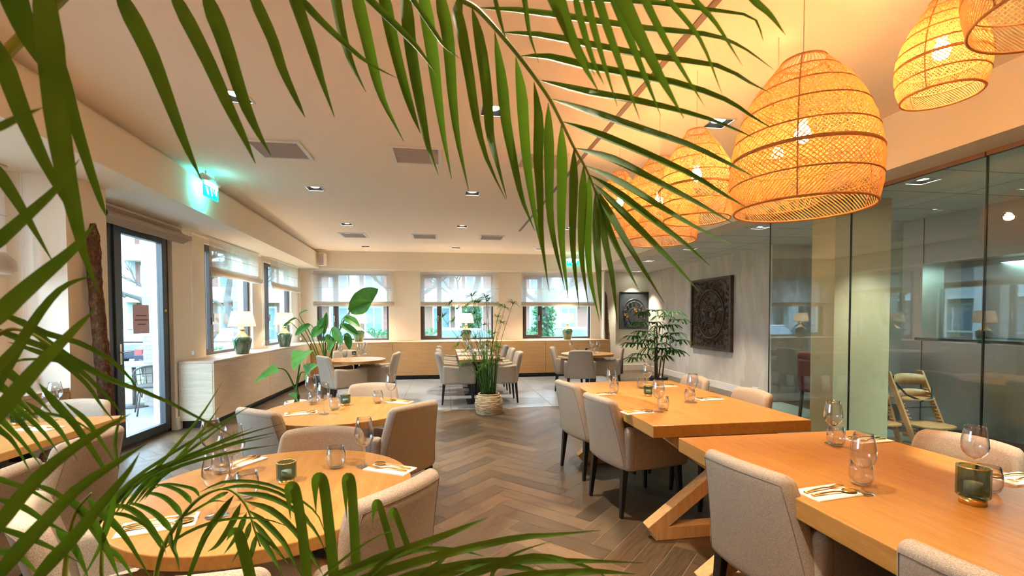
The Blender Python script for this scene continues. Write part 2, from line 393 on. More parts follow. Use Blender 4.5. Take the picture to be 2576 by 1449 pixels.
mb = MB(); wall_x(mb, XL - .25, XL, YN, 11.4, 0, 2.6, LWIN + [LDOOR]); struct(mb.build('wall_left', M_WALL)); struct(MB().box(XL - .01, -2.98, 4.12, 4.56, 0, ZS).build('wall_left', M_WALL))
BWIN = [(-3.02, -1.36, WZ0, WZ1), (-0.60, 1.20, WZ0, WZ1), (1.95, 3.74, WZ0, WZ1)]
mb = MB(); wall_y(mb, YB, YB + .3, XL - .25, 4.02, 0, 2.6, BWIN); struct(mb.build('wall_back', M_WALL)); struct(MB().box(3.99, 4.02, YB - .28, YB + .3, 0, 2.6).build('wall_back', M_WALL))
M_WALL2 = mat('wall_paint_pale', (0.74, 0.72, 0.60), 0.8)
struct(MB().box(4.02, 7.2, 11.62, 11.8, 0, ZT + .02).build('wall_back', M_WALL2))
# papered wall: pointed feather pattern
M_PAPER = mat('feather_wallpaper', (0.5, 0.45, 0.4), 0.7)
def _paper():
    m = M_PAPER; N, L, B = nodes(m)
    v = coords(m, (1, 1, 1)); s = N.new('ShaderNodeSeparateXYZ'); L.new(v, s.inputs[0])
    n = noise(m, v, 2.2, 2); y = math_(m, 'ADD', s.outputs[1], s.outputs[0])
    def layer(off, py, pz):
        yy = math_(m, 'ADD', math_(m, 'DIVIDE', y, py), math_(m, 'ADD', math_(m, 'MULTIPLY', n, 0.06), off)); fy = math_(m, 'SUBTRACT', math_(m, 'FRACT', yy), 0.5)
        col = math_(m, 'FLOOR', yy); zz = math_(m, 'ADD', math_(m, 'DIVIDE', s.outputs[2], pz), math_(m, 'MULTIPLY', math_(m, 'SINE', math_(m, 'MULTIPLY', col, 12.9)), 3.7)); fz = math_(m, 'SUBTRACT', math_(m, 'FRACT', zz), 0.5)
        wz = math_(m, 'COSINE', math_(m, 'MULTIPLY', fz, pi)); d = math_(m, 'SUBTRACT', math_(m, 'MULTIPLY', wz, 0.5), math_(m, 'ABSOLUTE', fy))
        idx = math_(m, 'FRACT', math_(m, 'MULTIPLY', math_(m, 'SINE', math_(m, 'ADD', math_(m, 'MULTIPLY', col, 7.1), math_(m, 'MULTIPLY', math_(m, 'FLOOR', zz), 3.3))), 43.7))
        barb = math_(m, 'SINE', math_(m, 'ADD', math_(m, 'MULTIPLY', fz, 120.0), math_(m, 'MULTIPLY', math_(m, 'ABSOLUTE', fy), -60.0)))
        return d, idx, barb
    d1, i1, b1 = layer(0.0, 0.13, 0.52); d2, i2, b2 = layer(0.5, 0.13, 0.44)
    sel = math_(m, 'GREATER_THAN', d1, 0.0)
    idx = math_(m, 'ADD', math_(m, 'MULTIPLY', i1, sel), math_(m, 'MULTIPLY', i2, math_(m, 'SUBTRACT', 1.0, sel)))
    barb = math_(m, 'ADD', math_(m, 'MULTIPLY', b1, sel), math_(m, 'MULTIPLY', b2, math_(m, 'SUBTRACT', 1.0, sel)))
    f = math_(m, 'ADD', idx, math_(m, 'MULTIPLY', barb, 0.22))
    to(m, ramp(m, f, [(0.0, (0.48, 0.42, 0.365)), (0.5, (0.535, 0.475, 0.415)), (1.0, (0.59, 0.53, 0.47))]))
_paper()
mb = MB(); mb.box(XR, XR + .2, 7.05, 11.62, 0, ZT + .02); mb.box(XR, 7.2, 6.9, 7.05, 0, ZT + .02); struct(mb.build('wall_right', M_PAPER))
mb = MB(); mb.box(XR - .015, XR, 6.9, 11.62, 0, .13); mb.box(XR, 7.2, 6.885, 6.9, 0, .13); struct(mb.build('baseboard_right', M_TRIM))
struct(MB().box(4.02, XR, 11.6, 11.62, 0, .15).build('baseboard_back', M_TRIM))
struct(MB().box(XL, XL + .02, 6.32, 6.5, 0, .16).build('baseboard_left', M_TRIM))
struct(MB().box(7.2, 7.3, YN, 11.8, 0, 2.7).build('wall_right', M_WALL2))
struct(MB().box(-3.65, 7.3, YN - .1, YN, 0, 3.1).build('wall_near', M_WALL))
# column behind the glass
struct(MB().box(3.86, 4.50, 4.05, 4.34, 0, ZT).build('wall_column', mat('column_paint', (0.66, 0.54, 0.36), 0.7)))

# windows: dark frame with a narrow casement at the left and a fixed pane
def window_y(n, x0, x1, z0, z1, y, split):
    e = empty('window_%d' % n, ((x0 + x1) / 2, y, z0), kind='structure'); ox, oz = (x0 + x1) / 2, z0
    def B(m, a, b, c, d, ya, yb): m.box(a - ox, b - ox, ya, yb, c - oz, d - oz)
    m = MB(); f = .045
    B(m, x0, x0 + f, z0, z1, -.04, .04); B(m, x1 - f, x1, z0, z1, -.04, .04); B(m, x0 + f, x1 - f, z0, z0 + f, -.04, .04); B(m, x0 + f, x1 - f, z1 - f, z1, -.04, .04); B(m, split - .03, split + .03, z0 + f, z1 - f, -.04, .04)
    m.build('window_frame', M_FRAME, e, bevel=.004)
    m = MB(); g = .055; a, b = x0 + f, split - .03
    B(m, a, a + g, z0 + f, z1 - f, -.06, .0); B(m, b - g, b, z0 + f, z1 - f, -.06, 0); B(m, a + g, b - g, z0 + f, z0 + f + g, -.06, 0); B(m, a + g, b - g, z1 - f - g, z1 - f, -.06, 0)
    s = m.build('casement', M_FRAME, e, bevel=.004)
    h = MB(); h.box(b - ox - .035, b - ox - .018, -.075, -.06, .45, .56); h.box(b - ox - .032, b - ox - .020, -.095, -.075, .49, .60); h.build('handle', M_CHROME, s, bevel=.003)
    m = MB(); B(m, a + g, b - g, z0 + f + g, z1 - f - g, -.02, -.012); B(m, split + .03, x1 - f, z0 + f, z1 - f, -.004, .004); m.build('glass_pane', G_WIN, e)
for i, (x0, x1, z0, z1) in enumerate(BWIN): window_y(i + 1, x0, x1, z0, z1, YB + .10, x0 + .27 * (x1 - x0))
def window_x(n, y0, y1, z0, z1, x, split):
    e = empty('window_%d' % n, (x, (y0 + y1) / 2, z0), kind='structure'); oy, oz = (y0 + y1) / 2, z0
    def B(m, a, b, c, d, xa, xb): m.box(xa, xb, a - oy, b - oy, c - oz, d - oz)
    m = MB(); f = .045
    B(m, y0, y0 + f, z0, z1, -.04, .04); B(m, y1 - f, y1, z0, z1, -.04, .04); B(m, y0 + f, y1 - f, z0, z0 + f, -.04, .04); B(m, y0 + f, y1 - f, z1 - f, z1, -.04, .04); B(m, split - .03, split + .03, z0 + f, z1 - f, -.04, .04)
    m.build('window_frame', M_FRAME, e, bevel=.004)
    m = MB(); g = .055; a, b = y0 + f, split - .03
    B(m, a, a + g, z0 + f, z1 - f, 0, .06); B(m, b - g, b, z0 + f, z1 - f, 0, .06); B(m, a + g, b - g, z0 + f, z0 + f + g, 0, .06); B(m, a + g, b - g, z1 - f - g, z1 - f, 0, .06)
    s = m.build('casement', M_FRAME, e, bevel=.004)
    h = MB(); h.box(.06, .075, b - oy - .035, b - oy - .018, .45, .56); h.box(.075, .10, b - oy - .032, b - oy - .020, .49, .62); h.build('handle', M_CHROME, s, bevel=.003)
    m = MB(); B(m, a + g, b - g, z0 + f + g, z1 - f - g, .012, .02); B(m, split + .03, y1 - f, z0 + f, z1 - f, -.004, .004); m.build('glass_pane', G_WIN, e)
window_x(4, 7.10, 8.72, WZ0, WZ1, XL - .10, 7.42); window_x(5, 9.26, 10.80, WZ0, WZ1, XL - .10, 9.62); window_x(6, 1.2, 3.75, WZ0, WZ1, XL - .10, 2.0)
# terrace door
e = empty('door_1', (XL - .10, 5.52, 0), kind='structure'); m = MB()
y0, y1 = 4.72 - 5.52, 6.32 - 5.52
m.box(-.05, .05, y0, y0 + .06, 0, 2.5); m.box(-.05, .05, y1 - .06, y1, 0, 2.5); m.box(-.05, .05, y0, y1, 2.44, 2.5); m.box(-.05, .05, y0, y1, 0, .04); m.box(-.05, .05, -.25, -.17, .04, 2.44)
m.build('door_frame', M_STEELFR, e, bevel=.004)
m = MB(); m.box(.0, .07, -.17, -.06, .04, 2.44); m.box(.0, .07, y1 - .15, y1 - .06, .04, 2.44); m.box(.0, .07, -.06, y1 - .15, 2.34, 2.44); m.box(.0, .07, -.06, y1 - .15, .04, .13)
lf = m.build('door_leaf', M_STEELFR, e, bevel=.004)
m = MB(); m.box(.07, .078, -.135, -.105, .93, 1.15); m.tube([(.078, -.12, 1.06), (.12, -.12, 1.06), (.125, -.03, 1.06)], .009, 8); m.build('door_handle', M_CHROME, lf)
m = MB(); m.box(.02, .028, -.06, y1 - .15, .13, 2.34); m.box(-.004, .004, y0 + .06, -.25, .04, 2.44); m.build('glass_pane', G_WIN, e)
M_NOTE = mat('pink_note', (0.62, 0.45, 0.50), 0.8); M_INK = mat('note_ink', (0.15, 0.08, 0.12), 0.8)
m = MB(); m.box(.0285, .0295, .16, .44, 1.25, 1.58, 0)
for k, (a, b) in enumerate(((.21, .40), (.19, .42), (.24, .38))): m.box(.0295, .0300, a, b, 1.45 - k * .05, 1.462 - k * .05, 1)
tag(m.build('paper_notice', [M_NOTE, M_INK], loc=(XL - .10, 5.52, 0)), 'small pink paper notice taped to the glass of the terrace door', 'notice')
m = MB(); m.box(.0705, .072, y1 - .14, y1 - .07, 1.44, 1.55, 0); m.box(.072, .0723, y1 - .13, y1 - .08, 1.505, 1.535, 1)
tag(m.build('door_sticker', [M_BLACK, mat('sticker_gold', (0.6, 0.4, 0.05), .6)], loc=(XL - .10, 5.52, 0)), 'small black and yellow sticker on the stile of the terrace door', 'sticker')
# glass partition on the right
for i, (a, b) in enumerate(((3.775, 4.84), (2.70, 3.765), (1.62, 2.69), (0.54, 1.61), (-.54, .53), (-1.62, -.55))):
    e = empty('partition_panel', (3.76, (a + b) / 2, 0), label=['clear glass partition panel at the far end, before the papered wall', 'clear glass partition panel in front of the cream column', 'clear glass partition panel at the right edge, before the steel kitchen front', None, None, None][i] or 'clear glass partition panel beyond the right edge of the view', cat='glass partition', group='glass partition panels')
    h = (b - a) / 2; MB().box(-.006, .006, -h, h, .02, ZS - .03).build('glass_pane', G_PART, e)
    m = MB(); m.box(-.007, .007, -h - .004, -h - .0005, .02, ZS - .03); m.box(-.007, .007, h + .0005, h + .004, .02, ZS - .03); m.build('edge_seal', mat('dark_seal_%d' % i, (0.015, 0.03, 0.03), .3), e)
    m = MB(); m.box(-.02, .02, -h, h, ZS - .03, ZS); m.box(-.015, .015, -h, h, 0, .02); m.build('rail', mat('rail_bronze_%d' % i, (0.30, 0.17, 0.11), .4, .6), e)

# low cabinets under the windows
def cab_back():
    e = empty('low_cabinet', (0.51, 11.02, 0), label='long low oak cabinet running under the far windows', cat='cabinet')
    x0, x1 = -2.965 - .51, 3.985 - .51
    MB().box(x0, x1, -.37, .375, .84, .87).build('worktop', W_CAB_B, e, bevel=.002)
    m = MB(); xs = x0
    while xs < x1 - .01:
        xe = min(xs + 1.78, x1); m = MB().box(xs + .003, xe - .003, -.37, -.35, .10, .838); m.build('front_panel', W_CAB_B, e, bevel=.001); xs = xe
    MB().box(x0 + .05, x1, -.28, .375, 0, .10).build('plinth', M_BLACK, e)
    MB().box(x0, x1, -.349, .375, .10, .84).build('carcass', W_CAB_B, e)
cab_back()
def cab_left(y0, y1, xf, label, endm):
    c = (y0 + y1) / 2; e = empty('low_cabinet', (xf, c, 0), label=label, cat='cabinet'); a, b = y0 - c, y1 - c
    MB().box(-.42, 0, a, b, .84, .87).build('worktop', W_CAB_L, e, bevel=.002)
    ys = a
    while ys < b - .01:
        ye = min(ys + 1.9, b); MB().box(-.02, 0, ys + .003, ye - .003, .10, .838).build('front_panel', W_CAB_L, e, bevel=.001); ys = ye
    MB().box(-.42, -.021, a, a + .02, .10, .838).build('end_panel', W_CAB_E, e); MB().box(-.42, -.021, a + .021, b, .10, .838).build('carcass', W_CAB_L, e)
    MB().box(-.42, -.10, a + .05, b, 0, .10).build('plinth', M_BLACK, e)
cab_left(6.38, 11.38, -2.97, 'low pale oak cabinet along the left wall between the door and the corner', None)
cab_left(0.6, 4.10, -2.975, 'low oak cabinet along the left wall nearest the camera', None)

# ceiling fittings
M_SPOT = mat('downlight_glow', (1, 1, 1), .5, emit=(1.0, 0.93, 0.80), estr=7.0)
M_DARKIN = mat('downlight_black', (0.008, 0.008, 0.008), .9, spec=0.0)
def make_down():
    e = empty('downlight', (0, 0, 0), cat='downlight')
    m = MB(); s = .10; t = .085
    for a, b, c, d in ((-s, s, -s, -t), (-s, s, t, s), (-s, -t, -t, t), (t, s, -t, t)): m.box(a, b, c, d, -.006, .0)
    m.build('trim_ring', M_WHITE, e)
    m = MB()
    for a, b, c, d in ((-t, t, -t, -t + .004), (-t, t, t - .004, t), (-t, -t + .004, -t, t), (t - .004, t, -t, t)): m.box(a, b, c, d, -.001, .085)
    m.box(-t, t, -t, t, .080, .085); m.build('housing', M_DARKIN, e)
    m = MB().lathe([(0.0001, .016), (.045, .016), (.055, .022), (.055, .075)], n=24); m.build('bulb', M_SPOT, e)
    return e
dl = make_down(); used = False
rows = {3: 'row nearest the camera', 5: 'second row from the camera', 7: 'third row from the camera', 10: 'row in front of the far windows', 1: 'row overhead out of view', 4: ''}
def spot(x, y, z, e, col, ang=75, aim=None):
    L = lamp('SPOT', 'downlight_beam', (x, y, z), e, col, spot_size=radians(ang), spot_blend=0.6, shadow_soft_size=0.025)
    return L
for i, (x, y) in enumerate(DOWN):
    col = 'left' if x < -1 else ('right' if x > 1.5 else 'middle')
    k = int(y) if int(y) in rows else 3
    place(dl, used, (x, y, ZC), 0, 'square recessed downlight in the main ceiling, %s column, %s' % (col, rows[k]), 'recessed downlights in the main ceiling'); used = True
    spot(x, y, ZC + .006, 62, (1.0, 0.86, 0.66))
RL = ['in the tiled ceiling in front of the carved panel', 'in the tiled ceiling further back beside the beam', 'in the tiled ceiling at the far pale wall', 'in the tiled ceiling above the glass partition', 'in the kitchen ceiling near the steel hood', 'in the tiled ceiling behind the large pendant']
for (x, y), t in zip(DOWNR, RL):
    place(dl, True, (x, y, ZT), 0, 'square black recessed downlight ' + t, 'recessed downlights in the tiled ceiling')
    spot(x, y, ZT + .006, 68 if y > 6 else 28, (0.90, 0.97, 0.82) if y < 4 else (1.0, .9, .72))
M_GRILLE = mat('grille_grey', (0.50, 0.45, 0.43), .7)
def make_vent():
    e = empty('ceiling_grille', (0, 0, 0), cat='vent'); m = MB(); s, t = .24, .205
    for a, b, c, d in ((-s, s, -s, -t), (-s, s, t, s), (-s, -t, -t, t), (t, s, -t, t)): m.box(a, b, c, d, -.012, 0)
    m.build('frame', M_WHITE, e, bevel=.002)
    m = MB(); m.box(-t, t, -t, t, -.003, 0)
    for k in range(17): y = -t + .024 * (k + .5); m.box(-t, t, y - .004, y + .004, -.009, -.003)
    m.build('louvre', M_GRILLE, e); return e
for a, b, en in (((-1.42, 1.2, ZC - .02), (-1.33, 1.58, .80), 60), ((2.62, 1.1, ZC - .02), (2.42, 1.62, .82), 75), ((1.05, 3.1, ZC - .02), (.75, 2.9, 0), 60)):
    L = lamp('SPOT', 'downlight_beam', a, en, (1.0, 0.93, 0.74), spot_size=radians(17), spot_blend=.5, shadow_soft_size=.03); L.rotation_euler = (Vector(b) - Vector(a)).to_track_quat('-Z', 'Y').to_euler()
vt = make_vent(); used = False
for x, y, t in ((-1.51, 4.55, 'left of the nearer row'), (-.26, 4.53, 'middle of the nearer row'), (.96, 4.52, 'right of the nearer row, behind the palm frond'), (-1.70, 9.0, 'left of the far row'), (-.38, 8.96, 'middle of the far row'), (.91, 8.92, 'right of the far row')):
    place(vt, used, (x, y, ZC), 0, 'square white ceiling air grille, ' + t, 'ceiling air grilles'); used = True
# exit signs
M_EXIT = mat('exit_green', (0, .5, .3), .5, emit=(0.0, 0.75, 0.42), estr=.35); M_EXW = mat('exit_white', (1, 1, 1), .5, emit=(0.6, 1.0, 0.9), estr=1.2)
def make_exit(name, label):
    e = empty(name, (0, 0, 0), label=label, cat='exit sign')
    m = MB().tube([(0, -.17, 0), (0, .17, 0)], .033, 16); m.tube([(0, -.1, .03), (0, -.1, .075)], .008, 8); m.tube([(0, .1, .03), (0, .1, .075)], .008, 8); m.build('lamp_tube', M_WHITE, e)
    s = MB().box(-.004, .004, -.155, .155, -.195, -.03).build('sign_plate', M_EXIT, e)
    m = MB()
    for sx in (-1, 1):
        x = sx * .0046
        def P(*q): m.add([(x, a, -.11 + b) for a, b in q], [tuple(range(len(q)))])
        P((-.15, .035), (.15, .035), (.15, .075), (-.15, .075))
        P((-.115, .02), (-.075, .02), (-.05, -.055), (-.075, -.055)); P((-.02, .03), (.01, .03), (.025, -.05), (.01, -.055)); P((.03, .03), (.05, .03), (.075, -.01), (.06, -.02)); P((.085, .03), (.125, .03), (.12, -.03), (.10, -.03))
    m.build('pictogram', M_EXW, s); return e
s1 = make_exit('exit_sign', 'lit green emergency exit sign hanging beside the left beam above the door'); s1.location = (lb(5.35) + .12, 5.36, 2.905)
L = lamp('AREA', 'exit_sign_glow', (lb(5.35) + .10, 5.36, 2.80), .7, (0.02, 0.75, 0.8), shape='RECTANGLE', size=.3, size_y=.14); L.rotation_euler = (0, radians(90), 0)
L = lamp('POINT', 'exit_sign_glow', (lb(5.35) + .16, 5.36, 2.84), .35, (0.02, 0.75, 0.8), shadow_soft_size=.05)
s2 = make_exit('exit_sign', 'lit green emergency exit sign at the far end above the right window'); s2.location = (3.14, 11.0, 2.90); s2.rotation_euler = (0, 0, pi / 2)
lamp('POINT', 'exit_sign_glow', (3.14, 10.93, 2.80), .3, (0.02, 0.8, 0.7), shadow_soft_size=.05)
# corner loudspeaker, motion sensor, sockets
e = empty('wall_speaker', (-2.77, 10.98, 2.76), radians(-20), 'small white loudspeaker on the beam in the far left corner', 'speaker')
MB().box(-.075, .075, -.06, .06, -.14, .14).build('cabinet', M_WHITE, e, bevel=.012); MB().box(-.065, .065, -.066, -.06, -.13, .13).build('speaker_grille', M_GRILLE, e, bevel=.002); MB().tube([(0, .06, 0), (.02, .15, 0)], .012, 8).build('bracket', M_WHITE, e)
e = empty('motion_sensor', (-3.06, 11.33, 2.50), label='small white motion sensor in the far left corner under the soffit', cat='sensor'); MB().box(-.03, .03, -.035, .035, -.06, .05).build('housing', M_WHITE, e, bevel=.012); MB().box(-.02, .02, -.038, -.035, -.045, -.01).build('lens', M_GRILLE, e)
P0 = AX(1901, 980, XR)
e = empty('power_socket', (XR - .001, P0.y, P0.z), label='white double power socket low on the papered wall', cat='socket')
MB().box(-.012, 0, -.08, .08, -.04, .04).build('plate', M_WHITE, e, bevel=.003)
for s in (-1, 1): MB().lathe([(.022, 0), (.020, .002), (.0001, .002)], n=20).build('socket_well', M_GRILLE, e).matrix_local = Matrix.Translation((-.0125, s * .038, 0)) @ Matrix.Rotation(radians(-90), 4, 'Y')

# ---------------------------------------------------------------- chairs
SEAT_Z = .47
def make_chair():
    e = empty('dining_armchair', (0, 0, 0), cat='chair')
    H, T = .50, .075
    def wb(s, t, n):
        u = (t + H / 2) / H; x = s * (1.0 - .26 * u); lean = .02 + .105 * u ** 1.3
        return (x, -.235 - lean + .045 * (s / .28) ** 2 - n, .335 + .515 * u - .012 * (s / .27) ** 2 * u)
    m = MB(); roundslab(m, .545, H, T, .04, .032, wb, 10, 10); b = m.build('backrest', M_FAB, e)
    m = MB()
    pts = [wb(.246 * sx, tt, .037) for sx, tt in [(-1, -.22 + .435 * i / 8) for i in range(9)]] + [wb(.246 * (-1 + 2 * i / 12), .216, .037) for i in range(1, 12)] + [wb(.246, .215 - .435 * i / 8, .037) for i in range(9)]
    m.tube(pts, .0016, 5); m.build('piping', M_SEAM, b)
    for sx in (-1, 1):
        def wa(s, t, n, sx=sx):
            u = (s + .29) / .58; v = (t + .16) / .32; y = -.255 + .535 * u
            top = .655 - .035 * sin(pi * min(1, u * 1.1)) * .6 - .012 * u
            z = .335 + (top - .335) * v; x = sx * (.237 + .010 * sin(pi * u)) + n * sx
            return (x, y, z)
        m = MB(); roundslab(m, .58, .32, .075, .045, .034, wa, 10, 6); a = m.build('armrest', M_FAB, e)
        m = MB(); m.tube([wa(-.235, -.155 + .30 * i / 6, .0375) for i in range(7)], .0015, 5); m.build('piping', M_SEAM, a)
    m = MB(); roundslab(m, .43, .50, .10, .06, .045, lambda s, t, n: (s, t + .01, SEAT_Z - .055 + n + .012 * (1 - (s / .25) ** 2)), 8, 8); m.build('seat', M_FAB, e)
    m = MB(); roundslab(m, .50, .52, .06, .05, .025, lambda s, t, n: (s, t, .362 + n), 6, 6); m.build('seat_base', M_FAB, e)
    for sx in (-1, 1):
        for yy, lean in ((-.235, -.03), (.225, .025)):
            m = MB(); x = sx * .205; a, c = .0225, .0125; xo, yo = x + sx * .012, yy + lean
            vs = [(x + i * a, yy + j * a, .345) for i, j in ((-1, -1), (1, -1), (1, 1), (-1, 1))] + [(xo + i * c, yo + j * c, 0) for i, j in ((-1, -1), (1, -1), (1, 1), (-1, 1))]
            m.add(vs, [(0, 1, 2, 3), (7, 6, 5, 4)] + [(i, 4 + i, 4 + (i + 1) % 4, (i + 1) % 4) for i in range(4)]); m.build('leg', M_BLACK, e, bevel=.003)
    return e
chair = make_chair(); used_c = False
G1, G2, G3, G4, G5 = 'armchairs at the front round table', 'armchairs at the middle round table', 'armchairs at the long oak tables', 'armchairs at the far tables', 'armchairs at the left wall table'
def ch(x, y, fx, fy, label, g):
    global used_c
    place(chair, used_c, (x, y, 0), atan2(-fx, fy), label, g); used_c = True
T1, T2, T3, T5 = (-.665, 1.90, .52), (-.77, 3.50, .53), (-1.45, 7.75, .47), (2.64, 8.25, .49)
A = 'beige armchair '
ch(-.42, 1.83, -.78, .62, A + 'at the right of the front round table, back towards the camera', G1)
ch(-.64, 2.16, -.02, -1, A + 'at the far side of the front round table, facing the camera', G1)
ch(-1.02, 1.80, .78, .60, A + 'at the left of the front round table, brightly lit behind leaves', G1)
ch(-.62, 1.44, 0, 1, A + 'near side of the front round table, cut off below', G1)
ch(-.44, 3.36, -.72, .69, A + 'at the right of the middle round table, wide back turned to the aisle', G2)
ch(-1.0, 3.36, .60, .80, A + 'at the left of the middle round table, back towards the door', G2)
ch(-.62, 3.80, .03, -1, A + 'at the far side of the middle round table, only its top showing', G2)
ch(1.40, 4.05, 1, 0.20, A + 'left side of the farther long table, the one further back', G3)
ch(1.44, 3.30, 1, 0.20, A + 'left side of the farther long table, the one nearer the camera', G3)
ch(2.08, 4.10, -1, 0, A + 'right side of the farther long table, the one near the fan palm', G3)
ch(2.08, 3.27, -1, 0, A + 'right side of the farther long table, nearer the glass', G3)
ch(1.51, 1.73, 1, .20, A + 'left side of the nearer long table, large in the lower right', G3)
ch(1.55, .90, 1, .20, A + 'left side of the nearer long table, cut off below', G3)
ch(2.14, 1.78, -1, -.12, A + 'right side of the nearer long table, brightly lit', G3)
ch(-1.60, 7.50, .80, .60, A + 'at the left of the far left round table, back to the camera', G4)
ch(-1.70, 8.20, .25, -.95, A + 'behind the far left round table, next to the banana plant', G4)
ch(-1.14, 7.90, -1, .05, A + 'at the right of the far left round table', G4)
for i, (yy, t) in enumerate(((7.66, 'nearest'), (8.54, 'middle'), (9.42, 'farthest'))):
    ch(.21, yy, 1, 0, A + 'left side of the %s of the three small square tables' % t, G4)
    ch(.92, yy, -1, 0, A + 'right side of the %s of the three small square tables' % t, G4)
ch(2.42, 8.00, .25, .97, A + 'front of the far right round table, back to the camera', G4)
ch(2.40, 8.62, .95, -.3, A + 'at the left of the far right round table', G4)
ch(2.98, 8.35, -1, 0, A + 'at the right of the far right round table, beside the black bin', G4)
ch(-2.58, 3.30, 0, -1, A + 'at the far end of the left wall table, next to the door', G5)
ch(-2.10, 2.58, -1, 0, A + 'aisle side of the left wall table, the one nearer the door', G5)
ch(-2.03, 1.97, -1, -.05, A + 'aisle side of the left wall table, the one nearer the camera', G5)

# ---------------------------------------------------------------- tables
def round_table(T, label, z=.75, pale=False):
    x, y, r = T; e = empty('round_table', (x, y, 0), label=label, cat='table')
    n = 72; p = [(r * cos(2 * pi * k / n), r * sin(2 * pi * k / n)) for k in range(n)]
    MB().prism(p, z - .045, z).build('tabletop', W_TABLE, e, bevel=.004)
    MB().lathe([(.035, .02), (.035, z - .06), (.12, z - .055), (.12, z - .046)], n=20).build('pedestal', M_BLACK, e)
    MB().lathe([(.0001, .022), (.20, .018), (.22, .010), (.22, 0), (.0001, 0)], n=36).build('base_plate', M_BLACK, e)
round_table(T1, 'large round oak table in the foreground on the left'); round_table(T2, 'round oak table in the middle of the room, behind the front one')
round_table(T3, 'round table at the far left in front of the banana plant', .745); round_table(T5, 'round table at the far right below the right window', .745)
def sq_table(x, y, w, l, label, z=.75):
    e = empty('square_table', (x, y, 0), label=label, cat='table')
    MB().box(-w / 2, w / 2, -l / 2, l / 2, z - .04, z).build('tabletop', W_TABLE, e, bevel=.003)
    MB().box(-.035, .035, -.035, .035, .02, z - .04).build('pedestal', M_BLACK, e, bevel=.004); MB().box(-.22, .22, -.22, .22, 0, .02).build('base_plate', M_BLACK, e, bevel=.004)
for yy, t in ((7.64, 'nearest to the camera'), (8.52, 'middle one'), (9.40, 'farthest')): sq_table(.565, yy, .70, .70, 'small square oak table in the far row behind the papyrus plant, ' + t)
e = empty('rectangular_table', (-2.60, 2.75, 0), label='rectangular oak table by the left wall behind the palm leaves', cat='table')
MB().box(-.40, .40, -.78, .75, .705, .75).build('tabletop', W_TABLE, e, bevel=.004)
for yy in (-.45, .45):
    MB().box(-.035, .035, yy - .035, yy + .035, .02, .705).build('pedestal', M_BLACK, e); MB().box(-.25, .25, yy - .05, yy + .05, 0, .02).build('base_plate', M_BLACK, e)
def long_table(x0, x1, y0, y1, z, label):
    cx, cy = (x0 + x1) / 2, (y0 + y1) / 2; e = empty('long_table', (cx, cy, 0), label=label, cat='table'); w, l = (x1 - x0) / 2, (y1 - y0) / 2
    MB().box(-w, w, -l, l, z - .075, z).build('tabletop', W_TABLE, e, bevel=.004)
    s = .085
    for yy in (-l + .16, l - .16):
        MB().beam((-w + .08, yy, s / 2), (w - .08, yy, s / 2), s, s).build('foot_beam', W_LEG, e, bevel=.004)
        a = MB().beam((-w + .05, yy - .0005, s * .62), (w - .16, yy, z - .08), s, s, (0, 1, 0)); a.build('cross_brace', W_LEG, e, bevel=.004)
        a = MB().beam((w - .05, yy + .001, s * .62), (-w + .16, yy + .001, z - .08), s * .98, s * .98, (0, 1, 0)); a.build('cross_brace', W_LEG, e, bevel=.004)
    return e
long_table(1.235, 2.30, 2.57, 4.42, .765, 'long thick oak table on crossed legs, the farther of the two')
t7 = long_table(1.25, 2.33, .42, 2.30, .765, 'long thick oak table on crossed legs, the nearer of the two at the right'); 

# ---------------------------------------------------------------- tableware
def make_wine():
    e = empty('wine_glass', (0, 0, 0), cat='wine glass')
    MB().lathe([(.0005, .092), (.012, .094), (.026, .104), (.038, .122), (.0425, .143), (.0405, .170), (.034, .205), (.0315, .222), (.0307, .222), (.0335, .204), (.0398, .170), (.0417, .143), (.0372, .1235), (.0255, .106), (.0115, .0965), (.0005, .095)], n=32).build('bowl', G_WINE, e)
    MB().lathe([(.0055, .093), (.0038, .082), (.0034, .045), (.0042, .018), (.009, .007)], n=14).build('stem', G_WINE, e)
    MB().lathe([(.008, .0075), (.020, .004), (.035, .0012), (.036, .0004), (.0001, .0004)], n=32).build('foot', G_WINE, e); return e
def make_tumbler():
    m = MB().lathe([(.0005, .001), (.022, .001), (.034, .012), (.041, .035), (.040, .062), (.034, .098), (.0332, .098), (.0390, .062), (.0398, .036), (.0325, .016), (.0215, .010), (.0005, .009)], n=32)
    o = m.build('tumbler', G_WINE); o['category'] = 'tumbler'; return o
def make_candle():
    e = empty('candle_holder', (0, 0, 0), cat='candle holder')
    n = 96; prof = ((.018, .040), (.022, .044), (.096, .044), (.096, .0385), (.026, .0385), (.0245, .0005)); vs = []
    prof = [(z * .90, r * .84) for z, r in prof]
    for z, r in prof:
        for k in range(n): rr = r * (1 + (.018 if (k // 2) % 2 else -.006)) if r > .03 else r; vs.append((rr * cos(2 * pi * k / n), rr * sin(2 * pi * k / n), z))
    m = MB(); m.add(vs, [(i * n + k, i * n + (k + 1) % n, (i + 1) * n + (k + 1) % n, (i + 1) * n + k) for i in range(len(prof) - 1) for k in range(n)], 0, False); c = m.build('ribbed_cup', G_GREEN, e)
    MB().lathe([(.0376, .0855), (.0376, .0873), (.032, .0873), (.032, .0855)], n=40).build('rim', M_GOLD, c)
    MB().lathe([(.0001, .016), (.030, .016), (.030, 0), (.0001, 0)], n=36).build('base', M_GOLD, e)
    MB().lathe([(.0001, .05), (.020, .05), (.020, .024), (.0001, .024)], n=20).build('tealight', M_NAPKIN, e); return e
